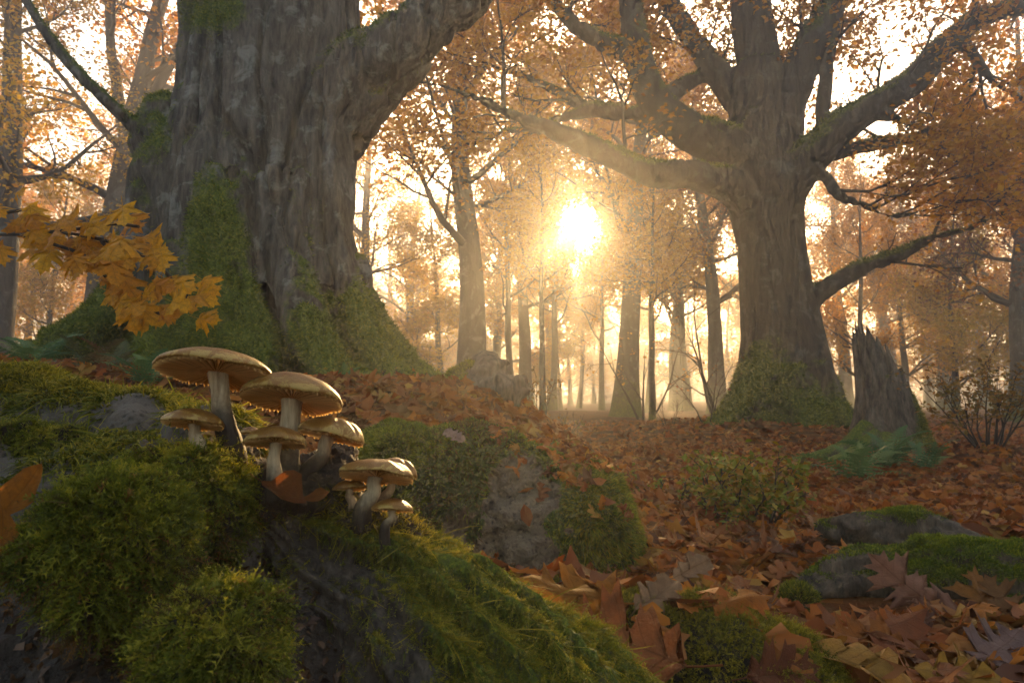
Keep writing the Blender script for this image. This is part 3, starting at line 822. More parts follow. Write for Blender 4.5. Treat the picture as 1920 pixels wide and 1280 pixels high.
put_tree('understory_tree', 1222, 12.5, 14, 10, 2.3, 'slight added young tree just right of the sun, shading the near haze')
put_tree('understory_tree', 1610, 17, 14, 3, 0.7, 'small orange leaved tree behind the broken stump')
put_tree('understory_tree', 1790, 15, 13, 5, 2.7, 'small golden leaved tree above the right shrub')
put_tree('understory_tree', 80, 17, 13, 5, 4.7, 'small orange tree in mist at far left')
put_tree('understory_tree', 1700, 21, 14, 3, 3.9, 'dim orange tree in blue mist right of the stump')
far = [(1290, 40, 3, 12), (1195, 50, 5, 10), (1370, 38, 5, 12), (790, 38, 3, 12), (880, 42, 5, 12), (1450, 36, 3, 12), (1740, 33, 5, 12), (1085, 37, 7, 9), (1070, 46, 3, 10), (1112, 54, 3, 10), (1052, 31, 5, 8), (1225, 42, 3, 12), (1000, 44, 3, 12), (1035, 23, 7, 14), (1128, 29, 7, 11), (1215, 22, 7, 14), (962, 20, 7, 14), (1290, 24, 7, 14), (1180, 33, 7, 10), (930, 30, 6, 22), (40, 24, 3, 26), (250, 19, 0, 30), (560, 26, 0, 28), (760, 31, 4, 24), (830, 24, 5, 20), (1040, 36, 1, 20), (1400, 28, 0, 28), (1500, 31, 1, 24), (1585, 26, 0, 26), (1675, 30, 2, 26),  # clump-crowned trees near the sun are added to split and block its light
       (1770, 25, 4, 28), (1850, 31, 1, 24), (1930, 22, 0, 30), (2000, 17, 3, 20), (110, 33, 1, 22), (300, 36, 4, 22), (-60, 19, 0, 30), (-140, 30, 2, 24), (440, 33, 1, 22), (640, 40, 2, 20), (720, 46, 0, 20), (900, 44, 1, 18), 
       (1440, 45, 0, 18), (1640, 44, 1, 18), (1740, 40, 0, 20), (1890, 42, 2, 18), (180, 46, 0, 18), (20, 42, 4, 18), (2080, 28, 1, 24), (820, 58, 0, 16), (1000, 70, 1, 14), (1180, 74, 0, 14), (1400, 66, 4, 14), (600, 62, 1, 14), (380, 58, 0, 16), (1560, 60, 2, 14), (1760, 62, 0, 14)]
for k, (px, d, v, w) in enumerate(far):
    lab, grp = [q for q in ((250, 'slender misty tree in the forest left of the great oak', 'misty trees left of the oak'), (680, 'misty tree mostly hidden behind the great oak', 'misty trees behind the oak'),
                            (1090, 'slender misty tree between the great oak and the sun', 'misty trees between oak and sun'), (1385, 'slender misty tree between the sun and the spreading tree', 'misty trees right of the sun'),
                            (1560, 'misty tree mostly hidden behind the spreading tree', 'misty trees behind the spreading tree'), (9999, 'slender misty tree in the forest right of the jagged stump', 'misty trees right of the stump')) if px < q[0]][0][1:]
    put_tree('misty_tree', px, d, w, v, k * 1.37, lab, grp, tilt=((k * 7) % 5 - 2) * 0.012, zs=0.95)

# ------------------------------------------------------------------ the far wood that reads as one mass
gw = np.random.default_rng(55); mb = MB()
n = 700; dd = gw.uniform(62, 180, n); px = gw.uniform(-900, 2900, n); tx = (px - 960) * dd / F; tz = ter(tx, dd)
for k in range(n):
    h = gw.uniform(10, 13); ln = gw.normal() * 0.5
    mb.add(*tube([[tx[k], dd[k], tz[k] - 0.3], [tx[k] + ln * 0.5, dd[k], tz[k] + h * 0.5], [tx[k] + ln, dd[k], tz[k] + h]], [gw.uniform(0.12, 0.28), 0.12, 0.03], 5, False))
wood = mb.build('distant_wood', M_FAR, None, kind='stuff', label='far wood melting into one mass in the mist')
i = gw.integers(0, n, 110000); cc = np.stack([tx[i], dd[i], tz[i]], -1) + gw.normal(size=(110000, 3)) * np.array([1.7, 1.7, 0]); cc[:, 2] += gw.uniform(0.3, 13, 110000) * np.where(gw.random(110000) < 0.42, 0.30, 1.0)
lv, lt = leaf_quads(cc, 0.95, gw)
mk('leaves', lv, [lt], M_LF_R, wood, smooth=False, kind='stuff')

# ------------------------------------------------------------------ haze
N = NT("haze_air")
pv = N.n("VolumePrincipled", {'Color': (0.95, 0.95, 0.97, 1), 'Density': 0.012, 'Anisotropy': 0.74})
N.t.links.new(pv.outputs[0], N.out.inputs[1])
hx0, hx1, hy0, hy1, hz0, hz1 = -165, 165, -65, 195, -2.2, 14.2
V = np.array([[a, b, c] for a in (hx0, hx1) for b in (hy0, hy1) for c in (hz0, hz1)], float)
mk('haze', V, [np.array([[0, 1, 3, 2], [4, 6, 7, 5], [0, 4, 5, 1], [2, 3, 7, 6], [0, 2, 6, 4], [1, 5, 7, 3]])], N.m, smooth=False, kind='stuff')

# ------------------------------------------------------------------ leaves: shapes
OAKO = [(0.02, 0.0), (0.09, .09), (.24, .13), (.15, .20), (.11, .24), (.20, .28), (.42, .36), (.31, .40), (.37, .47), (.22, .45), (.12, .47), (.17, .55), (.43, .69), (.30, .69), (.31, .79), (.18, .74), (.10, .73), (.13, .80), (.22, .91), (.08, .88), (0, 1.0)]
MAPO = [(0.02, 0.0), (.15, -.07), (.42, -.06), (.32, .05), (.33, .11), (.21, .13), (.38, .20), (.44, .31), (.63, .40), (.48, .44), (.46, .54), (.33, .47), (.16, .43), (.20, .55), (.35, .68), (.20, .69), (.19, .81), (.09, .81), (0, 1.0)]
RNDO = [(0.02, 0.0), (.10, .06), (.17, .13), (.20, .20), (.13, .25), (.15, .30), (.27, .36), (.29, .42), (.16, .47), (.18, .53), (.33, .60), (.34, .68), (.19, .70), (.20, .76), (.26, .84), (.18, .91), (.08, .97), (0, 1.0)]
BEEO = [(0.02, 0.0), (.14, .12), (.24, .28), (.29, .45), (.26, .62), (.17, .80), (.07, .93), (0, 1.0)]


def leaf_geo(outline, rng, curl=0.25, cup=0.25, rows=(0.0, 0.05, 0.5, 1.0), wav=0.05, lowres=False, stem=0.25):
    if lowres:
        outline = outline[::2] if (len(outline) % 2) else outline[::2] + [outline[-1]]; rows = (0.0, 1.0)
    V = []; Q = []
    R = len(rows); K = len(outline)
    for sgn in (1, -1):
        base = len(V)
        for (x, y) in outline:
            x2 = x * rng.uniform(0.88, 1.12); y2 = y + rng.uniform(-0.015, 0.015)
            m = min(max(y2 - 0.6 * x2, 0.0), 1.0)
            for s in rows:
                V.append([sgn * x2 * s, m + (y2 - m) * s])
        for k in range(K - 1):
            for r in range(R - 1):
                a = base + k * R + r; f = [a, a + 1, a + R + 1, a + R]
                Q.append(f if sgn > 0 else f[::-1])
    V = np.array(V); x, y = V[:, 0], V[:, 1]
    ph = rng.uniform(0, 6.28); cx = rng.uniform(-0.3, 0.3)
    z = cup * x * x * 2 + curl * (y - 0.45) ** 2 + cx * x * (y - .4) + wav * np.sin(9 * y + ph + 5 * x) * (0.3 + np.abs(x) * 2) + wav * 0.6 * np.sin(17 * x + 3 * ph)
    T = np.zeros((0, 3), int); V3 = np.stack([x, y - 0.1, z], -1); uv = V.copy()
    if stem:
        n0 = len(V3); h = 0.012
        sx = rng.uniform(-0.1, 0.1)
        pts = np.array([[0, -0.1, z[0]], [sx * 0.5, -0.1 - stem * 0.5, z[0] + 0.02], [sx, -0.1 - stem, z[0] + 0.06]])
        sv, st_, sq = tube(pts, [h, h * 0.8, h * 0.9], 3, False); V3 = np.concatenate([V3, sv]); Q = np.concatenate([np.array(Q), sq + n0]); uv = np.concatenate([uv, np.zeros((len(sv), 2))])
    return V3, np.array(Q), uv


def leaf_mesh(outline, seed, mat, **kw):
    rng = np.random.default_rng(seed); V, Q, uv = leaf_geo(outline, rng, **kw)
    me = mk_mesh('leaf', V, [Q], None, True, uv); me.materials.append(mat); return me


def orient(o, loc, nrm_, heading, size):
    """lay a leaf: +Z of the leaf along nrm_, +Y along heading"""
    z = norm(nrm_); y = np.asarray(heading, float); y = norm(y - z * (y @ z)); x = np.cross(y, z)
    o.matrix_world = Matrix(((x[0] * size, y[0] * size, z[0] * size, loc[0]), (x[1] * size, y[1] * size, z[1] * size, loc[1]), (x[2] * size, y[2] * size, z[2] * size, loc[2]), (0, 0, 0, 1)))


def blobs(rows, mb):
    for px, py, d, rx, ry, rd in rows:
        mb.add(*ellipsoid(P(px, py, d), (S(rx, d), rd, S(ry, d)), 28, 18))


def rough(V, T, Q, amp, sc, seed, octv=4):
    N = vnormals(V, T, Q); V = V + N * (fbm(V * sc, octv, seed) * amp)[:, None]
    return V, vnormals(V, T, Q)

# ------------------------------------------------------------------ foreground rock on the left with its moss
mb = MB()
blobs([(-160, 830, 0.80, 190, 150, 0.10), (30, 800, 0.78, 130, 112, 0.09), (150, 830, 0.76, 120, 105, 0.08), (270, 830, 0.74, 110, 92, 0.08), (390, 860, 0.72, 90, 105, 0.07),
       (-60, 1000, 0.66, 260, 190, 0.12), (200, 1010, 0.66, 240, 190, 0.12), (380, 1030, 0.66, 150, 150, 0.10), (60, 1250, 0.56, 320, 200, 0.16), (330, 1250, 0.54, 230, 150, 0.14), (500, 1300, 0.6, 200, 200, 0.15), (200, 1500, 0.6, 500, 260, 0.2)], mb)
V, T, Q = remesh(mb, 0.0055, 5); V, N_ = rough(V, T, Q, 0.018, 14, 41); V, N_ = rough(V, T, Q, 0.005, 60, 42, 3)
fx, fy, fz = project(V)
ridge = sstep(0.70, 0.74, V[:, 1]) * sstep(880, 800, fy)
mossv = np.clip(ridge * 1.15 + 0.30 * N_[:, 2] + fbm(V * 18, 3, 43) * 0.5 - 0.6 * (fy > 1080), -0.3, 1)
dirt = np.clip(sstep(1060, 1160, fy) + 0.3 * fbm(V * 30, 2, 3), 0, 0.92)
rb = np.array([V[:, 0].mean(), V[:, 1].mean(), 0.0])
frock = thing('foreground_rock', rb, 'dark rock capped with moss in the lower left foreground', 'rock')
mk('stone', V - rb, [T, Q], M_FROCK, frock, {'moss': mossv, 'dirt': dirt})
r3 = np.random.default_rng(8)
moss_on(frock, V, T, Q, np.clip(mossv - 0.25, 0, 1) * (fy < 900), 30000, 0.012, 0.0016, M_MOSSY, r3, up=0.2, droop=1.2, off=rb, curl=0.6)
moss_on(frock, V, T, Q, np.clip(mossv - 0.1, 0, 1) * (fy > 740) * (fy < 930), 9000, 0.022, 0.0018, M_MOSS, r3, up=-0.3, droop=1.6, off=rb, curl=0.9, name='hanging_moss')
# crumbs of dead leaf and bark on the lower rock
p, n = scatter(V, T, Q, 5200, (fy > 1040) * 1.0, r3)
lv, lt = leaf_quads(p + n * 0.002, 0.009, r3, 1.0)
M_DEB = leaf_mat('debris', [(0.02, 0.01, 0.005), (0.06, 0.03, 0.014), (0.10, 0.05, 0.022), (0.035, 0.016, 0.007)], 0.2)
mk('debris', lv - rb, [lt], M_DEB, frock, {'rnd': np.repeat(r3.random(5200), 4)}, False, kind='stuff')
FR = (V, T, Q)

# ------------------------------------------------------------------ moss cushions


def cushion(px, py, d, rx, ry, rd, seed, label, mat=M_MOSS, n=15000, length=0.017, width=0.0017, hang=0.5, curl=0.7):
    mb = MB(); c = P(px, py, d); mb.add(*ellipsoid(c, (S(rx, d), rd, S(ry, d)), 30, 20))
    V, T, Q = remesh(mb, 0.004, 2); V, N_ = rough(V, T, Q, 0.016, 30, seed); V, N_ = rough(V, T, Q, 0.009, 85, seed + 1, 2)
    base = c - np.array([0, 0, S(ry, d)])
    o = thing('moss_cushion', base, label, 'moss', 'moss cushions on the foreground rock')
    mk('mound', V - base, [T, Q], M_SOIL, o)
    rng = np.random.default_rng(seed)
    p, nn = scatter(V, T, Q, n, np.clip(0.45 + N_[:, 2] + 0.35 + 1.3 * fbm(V * 55, 2, seed), 0.02, 1.4), rng, -0.4)
    # shoots comb outwards and down the slope of the cushion
    dn = np.array([0, 0, -1.0]) - nn * (-nn[:, 2])[:, None]
    comb = fbm(p * 28, 2, seed + 5)[:, None]
    dd = nn * 0.75 + dn * (hang + 0.5 * comb) + rng.normal(size=p.shape) * 0.5
    sv, st_, sq, r, t, k_ = feathers(p, dd, length * np.clip(1 + 0.9 * fbm(p * 60, 2, seed + 31), 0.35, 1.7), width, rng, 0.9, curl)
    cl = np.repeat(fbm(p * 45, 2, seed + 9) * 0.5 + 0.5, k_); top = np.repeat(np.clip(nn[:, 2], 0, 1), k_)
    mk('shoots', sv - base, [st_, sq], mat, o, {'rnd': np.clip(r * 0.45 + cl * 0.45 + top * 0.28 - 0.12, 0, 1), 't': t}, True, kind='stuff')
    p, nn = scatter(V, T, Q, n // 9, np.clip(0.3 + 1.5 * fbm(V * 40, 2, seed + 20), 0, 1), rng, -0.4)
    sv, st_, sq, r, t, k_ = feathers(p, nn + rng.normal(size=p.shape) * 0.6 + np.array([0, 0, -.3]), length * 1.15, width * 0.8, rng, 0.9, curl)
    mk('dead_shoots', sv - base, [st_], M_MOSSB, o, {'rnd': r, 't': t}, True, kind='stuff')
    return o


cushion(345, 956, 0.60, 120, 110, 0.055, 51, 'rounded green moss cushion directly below the smallest left mushroom', n=6500, length=0.013, width=0.0016)
cushion(203, 1030, 0.455, 122, 118, 0.05, 52, 'rounded green moss cushion beside the blurred orange leaf at left', n=6000, hang=0.35, curl=0.45, length=0.0125, width=0.0015)
cushion(412, 1205, 0.405, 118, 95, 0.04, 53, 'dim yellow green moss cushion at the bottom of the picture', n=5000, length=0.011, width=0.0014)
cushion(300, 1150, 0.475, 90, 45, 0.04, 54, 'flat straggling moss tuft between the cushions', n=4500, length=0.011, width=0.001, hang=0.8)
cushion(65, 845, 0.66, 70, 60, 0.035, 55, 'dull olive moss lump on the rock at the left edge', n=4000, length=0.008, hang=0.3, width=0.001)

# ------------------------------------------------------------------ old root with hanging moss, front centre
mb = MB()
rt = [(500, 965, 0.66, 40), (560, 1030, 0.66, 72), (640, 1110, 0.65, 118), (740, 1190, 0.64, 150), (850, 1290, 0.62, 180), (960, 1420, 0.60, 210), (1060, 1560, 0.58, 230)]
q = np.array([list(P(a, b, d)) + [S(r, d)] for a, b, d, r in rt]); s = spline(q, 110)
sides = 150
tv, tt, tq = tube(s[:, :3], s[:, 3], sides)
k = len(s); ang = np.tile(np.arange(sides) * 2 * math.pi / sides, k); along = np.repeat(np.linspace(0, 1, k), sides)
C_ = np.repeat(s[:, :3], sides, 0); out = norm(tv[:k * sides] - C_)
flow = ang + 0.5 * np.sin(along * 3)
g1 = 1 - np.abs(fbm(np.stack([np.cos(flow) * 4.2, np.sin(flow) * 4.2, along * 1.3], -1), 3, 61)) * 2.4
g2 = 1 - np.abs(fbm(np.stack([np.cos(flow) * 13, np.sin(flow) * 13, along * 3.0], -1), 2, 62)) * 2.0
R_ = np.repeat(s[:, 3], sides)
tv[:k * sides] += out * (R_ * (0.22 * g1 + 0.10 * g2) + 0.004 * fbm(tv[:k * sides] * 60, 2, 63))[:, None]
V, T, Q = tv, tt, tq; N_ = vnormals(V, T, Q)
fx, fy, fz = project(V)
# the flank to the left and front is bare dark wood, the back and right carry moss
edge = np.interp(fy, [900, 1000, 1100, 1200, 1300, 1500], [520, 590, 735, 800, 870, 960])
ridge_ = np.concatenate([0.6 * g1 + 0.4 * g2, [0, 0]])
mv = np.clip(sstep(-60, 60, fx - edge) * 0.62 + 0.25 * N_[:, 2] + fbm(V * 30, 3, 64) * 0.35 + 0.55 * (ridge_ - 0.35), -0.2, 1)
rb2 = np.array([s[60, 0], s[60, 1], 0.0])
root = thing('old_root', rb2, 'grooved dark root with hanging golden moss below the mushrooms', 'root')
mk('wood', V - rb2, [T, Q], M_WOOD, root, {'moss': mv * 0.8})
w = np.clip(mv - 0.2, 0, 1)
r4 = np.random.default_rng(9)
tang = norm(np.gradient(s[:, :3], axis=0))


def root_moss(count, length, width, mat, name, bias, lift, feather=True):
    p, n = scatter(V, T, Q, count, w * np.clip(0.4 + fbm(V * 50, 2, 65) + 0.3, 0.03, 1.3), r4, -0.5)
    td = np.array([0.35, -0.1, -0.9]); dn = td - n * (n @ td)[:, None]
    d = n * lift + dn * bias + r4.normal(size=p.shape) * 0.22
    if feather: sv, st_, sq, r, t, k_ = feathers(p, d, length, width, r4, 0.8, 0.6)
    else: sv, st_, sq, r, t = strands(p, d, length, width, r4, 0.8, 3, 0.5); k_ = 7
    cl = np.repeat(fbm(p * 40, 2, 66) * 0.5 + 0.5, k_); up = np.repeat(np.clip(n[:, 2] + 0.35, 0, 1), k_)
    mk(name, sv - rb2, [st_, sq], mat, root, {'rnd': np.clip(r * 0.4 + cl * 0.35 + up * 0.35 - 0.15, 0, 1), 't': t}, True, kind='stuff')


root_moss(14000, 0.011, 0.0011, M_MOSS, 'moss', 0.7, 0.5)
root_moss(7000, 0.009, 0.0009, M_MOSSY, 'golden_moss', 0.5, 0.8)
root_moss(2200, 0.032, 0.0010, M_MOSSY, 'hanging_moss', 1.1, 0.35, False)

# ------------------------------------------------------------------ soil clump that carries the mushrooms
mb = MB()
blobs([(420, 905, 0.66, 75, 70, 0.05), (500, 935, 0.66, 70, 62, 0.05), (590, 925, 0.68, 85, 75, 0.05), (640, 900, 0.70, 40, 62, 0.035), (690, 990, 0.67, 70, 50, 0.05), (560, 1000, 0.68, 110, 70, 0.05), (740, 1030, 0.66, 60, 45, 0.045), (600, 1120, 0.72, 170, 130, 0.06)], mb)
V, T, Q = remesh(mb, 0.004, 3); V, N_ = rough(V, T, Q, 0.016, 40, 71); V, N_ = rough(V, T, Q, 0.005, 120, 72, 3)
cb = np.array([V[:, 0].mean(), V[:, 1].mean(), V[:, 2].min()])
soil = thing('soil_clump', cb, 'black crumbly rotten wood clump from which the mushrooms grow', 'soil')
mk('humus', V - cb, [T, Q], M_SOIL, soil)
r5 = np.random.default_rng(10)
p, n = scatter(V, T, Q, 2600, np.ones(len(V)), r5)
sv, st_, sq, r, t = strands(p, n + r5.normal(size=p.shape) * 0.9, 0.010, 0.0006, r5, 0.2, 3, 0.9)
mk('rootlets', sv - cb, [st_, sq], M_MOSSB, soil, {'rnd': r, 't': t}, True, kind='stuff')
p, n = scatter(V, T, Q, 5000, (fbm(V * 30, 2, 5) > 0.02) * 1.0 * (V[:, 2] < P(0, 900, .66)[2]), r5)
sv, st_, sq, r, t = strands(p, n + r5.normal(size=p.shape) * 0.4 + np.array([0, 0, .3]), 0.009, 0.0011, r5, 0.6, 3, 0.6)
mk('moss', sv - cb, [st_, sq], M_MOSSY, soil, {'rnd': r, 't': t}, True, kind='stuff')

# ------------------------------------------------------------------ mushrooms
N = NT("mushroom_cap"); o_ = N.obj(); tt_ = N.attr('t')
cn = N.noise(o_, 70, 6, 0.7, 0.6)
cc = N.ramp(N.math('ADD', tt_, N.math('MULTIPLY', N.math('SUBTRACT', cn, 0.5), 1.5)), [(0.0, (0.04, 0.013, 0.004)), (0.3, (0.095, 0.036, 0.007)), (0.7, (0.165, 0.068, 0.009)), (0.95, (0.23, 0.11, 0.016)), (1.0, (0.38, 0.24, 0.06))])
fib = N.noise(o_, 420, 3, 0.7)
fleck = N.ramp(N.noise(o_, 260, 4, 0.75, 0.8), [(0.60, 0.0), (0.68, 1.0)])
cc = N.mix(N.math('MULTIPLY', fleck, 0.75), cc, (0.03, 0.012, 0.005))
cs = N.n("BsdfPrincipled", {'Base Color': cc, 'Roughness': N.math('ADD', 0.28, N.math('MULTIPLY', fib, 0.25)), 'Specular IOR Level': 0.35, 'Normal': N.bump(N.math('ADD', cn, N.math('MULTIPLY', fib, 0.4)), 0.0016, 0.7)})
ct = N.n("BsdfTranslucent", {'Color': (0.42, 0.2, 0.05, 1)})
cm = N.n("MixShader", {0: 0.14}); N.t.links.new(cs.outputs[0], cm.inputs[1]); N.t.links.new(ct.outputs[0], cm.inputs[2])
M_CAP = N.finish(cm.outputs[0])
N = NT("mushroom_gill")
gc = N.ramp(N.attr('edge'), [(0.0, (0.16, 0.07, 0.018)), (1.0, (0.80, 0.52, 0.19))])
gd = N.n("BsdfDiffuse", {'Color': gc}); gt = N.n("BsdfTranslucent", {'Color': gc})
gm = N.n("MixShader", {0: 0.6}); N.t.links.new(gd.outputs[0], gm.inputs[1]); N.t.links.new(gt.outputs[0], gm.inputs[2])
M_GILL = N.finish(gm.outputs[0])
N = NT("mushroom_stem"); o_ = N.obj((220, 220, 30)); tt_ = N.attr('t'); sn = N.noise(o_, 1.0, 4, 0.7)
base_c = N.ramp(sn, [(0.3, (0.22, 0.145, 0.075)), (0.7, (0.50, 0.38, 0.23))])
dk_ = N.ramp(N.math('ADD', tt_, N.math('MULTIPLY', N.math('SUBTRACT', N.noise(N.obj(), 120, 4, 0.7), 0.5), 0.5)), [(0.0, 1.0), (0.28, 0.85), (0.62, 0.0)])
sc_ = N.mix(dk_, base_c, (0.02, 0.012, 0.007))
ss = N.n("BsdfPrincipled", {'Base Color': sc_, 'Roughness': 0.7, 'Specular IOR Level': 0.3, 'Normal': N.bump(sn, 0.0012, 0.8)})
M_STEM = N.finish(ss.outputs[0])


def mushroom(cap_px, cap_py, d, wpx, dome, tilt, base_px, base_py, stem_w, seed, label, lobes=0.042, ridges=0.0, dark=0.3, db=0.0):
    """cap centre (rim plane) at cap_px,cap_py; stem runs down to base"""
    rng = np.random.default_rng(seed); R = S(wpx, d) / 2; H = S(dome, d) * 0.88
    top = P(cap_px, cap_py, d); bot = P(base_px, base_py, d + db)
    o = thing('mushroom', bot, label, 'mushroom', 'brown mushrooms growing in a clump')
    nth = 96; th = np.linspace(0, 2 * math.pi, nth, endpoint=False)
    ph = rng.uniform(0, 6.28, 4)
    edge = 1 + lobes * (np.sin(2 * th + ph[0]) + 0.7 * np.sin(3 * th + ph[1]) + 0.4 * np.sin(7 * th + ph[2]) + 0.35 * vnoise(np.stack([np.cos(th) * 9, np.sin(th) * 9, th * 0 + seed], -1), seed))
    prof = np.array([(0.0, 1.0), (0.12, 0.985), (0.28, 0.93), (0.45, 0.84), (0.62, 0.70), (0.78, 0.51), (0.90, 0.31), (0.97, 0.15), (1.0, 0.02), (0.995, -0.06), (0.97, -0.08)])
    V = []; tv = []
    for r, h in prof[1:]:
        rr = R * r * (1 + (edge - 1) * r * r); hh = H * h + R * 0.02 * np.sin(5 * th + ph[3]) * r ** 3
        if ridges: hh = hh + ridges * H * 0.16 * np.abs(np.sin(th * 4 + ph[1])) * sstep(0.2, 0.7, np.full(nth, r)) * sstep(-0.3, 0.7, np.cos(th)) * (1 - sstep(0.9, 1.0, np.full(nth, r)))
        V.append(np.stack([rr * np.cos(th), rr * np.sin(th), hh], -1)); tv.append(np.full(nth, min(1, r)))
    m = len(V); V = np.concatenate(V + [np.array([[0, 0, H]])]); tv = np.concatenate(tv + [[0.0]])
    V[:, 2] += 0.02 * H * fbm(V * 120, 2, seed)
    i = np.arange(m - 1)[:, None] * nth; k = np.arange(nth)[None]; k2 = (k + 1) % nth
    Q = np.stack([i + k, i + nth + k, i + nth + k2, i + k2], -1).reshape(-1, 4); kk = np.arange(nth)
    T = np.stack([np.full(nth, m * nth), kk, (kk + 1) % nth], -1)
    tx, ty = tilt; Rm = np.array(Matrix.Rotation(math.radians(tx), 3, 'X') @ Matrix.Rotation(math.radians(ty), 3, 'Y'))
    off = top - bot
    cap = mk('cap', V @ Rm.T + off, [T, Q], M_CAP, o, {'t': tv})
    # gills: pleated underside from the rim to the stem
    ng = int(np.clip(wpx * 0.4, 28, 84)) * 2; tg = np.linspace(0, 2 * math.pi, ng, endpoint=False)
    eg = np.interp(tg, np.append(th, 2 * math.pi), np.append(edge, edge[0]))
    rows = []
    for r, h in ((0.985, -0.05), (0.93, 0.03), (0.75, 0.06), (0.5, 0.05), (0.3, 0.02), (0.17, -0.03)):
        z = H * h + R * 0.02 * np.sin(5 * tg + ph[3]) * r ** 3
        pl = np.where(np.arange(ng) % 2 == 0, -1.3 + 0.6 * np.sin(np.arange(ng) * 1.7), 0.3) * R * 0.05 * min(1, (r - 0.1) * 2) * (0.75 if r > .96 else 1)
        short = np.where((np.arange(ng) % 4 == 2) & (r < 0.45), 0.3, 1.0)
        rr = R * r * (1 + (eg - 1) * r * r)
        rows.append(np.stack([rr * np.cos(tg), rr * np.sin(tg), z + pl * short - R * 0.02], -1))
    m = len(rows); GV = np.concatenate(rows); i = np.arange(m - 1)[:, None] * ng; k = np.arange(ng)[None]; k2 = (k + 1) % ng
    GQ = np.stack([i + k, i + k2, i + ng + k2, i + ng + k], -1).reshape(-1, 4)
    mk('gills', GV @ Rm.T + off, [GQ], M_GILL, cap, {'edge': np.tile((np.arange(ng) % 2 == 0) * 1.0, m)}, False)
    # stem
    a = bot - np.array([0, 0, 0.02]); e = top + Rm @ np.array([0, 0, H * 0.05]); mid = (bot + top) / 2 + np.array([rng.uniform(-1, 1) * 0.0015, 0, 0]) + (e - top) * 0
    mid = mid + (np.array([(e[0] - bot[0]) * 0.18, 0, 0]))
    sp = spline([list(a) + [1.5], list(bot) + [1.35], list(mid) + [1.05], list(bot * 0.2 + top * 0.8) + [0.98], list(e) + [1.1]], 26)
    sides = 28; SV, ST, SQ = tube(sp[:, :3], sp[:, 3] * S(stem_w, d) / 2, sides)
    n = vnormals(SV, ST, SQ); SV = SV + n * (fbm(SV * np.array([400, 400, 90]), 3, seed + 3) * 0.0012)[:, None]
    zt = (SV[:, 2] - bot[2]) / max(top[2] - bot[2], 1e-4)
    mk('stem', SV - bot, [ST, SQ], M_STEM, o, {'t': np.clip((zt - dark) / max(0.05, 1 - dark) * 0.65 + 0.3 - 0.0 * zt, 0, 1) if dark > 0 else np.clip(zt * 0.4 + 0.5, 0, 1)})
    return o


mushroom(407, 697, 0.62, 208, 44, (-15, 2), 437, 852, 34, 201, 'largest mushroom, tallest, with wide flat brown cap', dark=0.5)
mushroom(548, 748, 0.64, 184, 54, (-17, 4), 536, 872, 36, 202, 'second largest mushroom with glowing gills right of the tallest', lobes=0.035, dark=0.1)
mushroom(363, 794, 0.59, 110, 32, (-13, 2), 373, 838, 20, 203, 'small mushroom left of the tallest stem above the moss cushion', dark=0)
mushroom(517, 829, 0.60, 116, 34, (-14, 0), 514, 898, 22, 204, 'middle front mushroom with pale tapering stem under the second largest', dark=0.02)
mushroom(620, 817, 0.645, 122, 40, (-13, 11), 572, 893, 26, 205, 'mushroom with creased cap leaning right over black soil', ridges=1.0, dark=0.45, lobes=0.04)
mushroom(706, 892, 0.625, 138, 34, (-17, 3), 680, 956, 25, 206, 'mushroom with broad doubled cap on the lower right of the clump', ridges=0.8, dark=0.05, lobes=0.04)
mushroom(740, 888, 0.655, 82, 34, (-12, 8), 705, 950, 16, 207, 'cap tucked behind the doubled cap on the lower right', ridges=0.9, dark=0.2)
mushroom(737, 955, 0.61, 76, 24, (-13, 2), 722, 988, 14, 208, 'tiny lowest mushroom of the clump at far right', dark=0.25)
mushroom(655, 916, 0.645, 62, 20, (-14, -6), 662, 944, 13, 209, 'small pale yellow mushroom hidden under the doubled cap', dark=0.0, lobes=0.07)
mushroom(470, 812, 0.68, 40, 14, (-8, 0), 462, 870, 17, 210, 'thin pale young mushroom between the tallest and the middle stems', dark=0.0)
mushroom(400, 818, 0.66, 44, 14, (-14, 4), 404, 850, 13, 211, 'tiny yellow mushroom peeping out behind the tallest stem', dark=0.0, lobes=0.07)

# ------------------------------------------------------------------ boulder in the middle distance
mb = MB()
blobs([(760, 960, 2.05, 130, 165, 0.22), (870, 960, 2.05, 165, 172, 0.28), (980, 985, 2.05, 150, 145, 0.26), (1090, 1000, 2.0, 105, 128, 0.22), (1040, 900, 2.15, 95, 70, .2), (900, 1080, 2.0, 200, 90, 0.25), (1130, 1020, 2.0, 72, 90, .18)], mb)
V, T, Q = remesh(mb, 0.009, 5); V, N_ = rough(V, T, Q, 0.05, 5, 81); V, N_ = rough(V, T, Q, 0.020, 24, 82, 4)
fx, fy, fz = project(V)
hw = np.interp(fy, [840, 870, 960, 1070], [8, 40, 92, 120]) * (1 + 1.0 * fbm(V * 12, 3, 87)); bcx = np.interp(fy, [850, 1070], [985, 945])
bare = (1 - sstep(0.75, 1.1, np.abs(fx - bcx) / hw)) * sstep(835, 875, fy) * (N_[:, 1] < 0.2)
V = V - N_ * (bare * (0.030 * np.exp(-(fbm(V * 11, 2, 88) / 0.10) ** 2) + 0.012 * fbm(V * 45, 2, 89)))[:, None]; N_ = vnormals(V, T, Q)
mv = np.clip(0.72 + 0.3 * N_[:, 2] + 0.35 * fbm(V * 8, 3, 83) - 1.5 * bare, -0.3, 1)
bb = np.array([V[:, 0].mean(), V[:, 1].mean(), 0.0])
boulder = thing('boulder', bb, 'large rounded boulder draped in moss with bare grey face', 'boulder')
brown = sstep(0.0, 0.5, 0.5 * np.exp(-((fx - 900) / 130) ** 2) + 0.3 * fbm(V * 9, 2, 84))
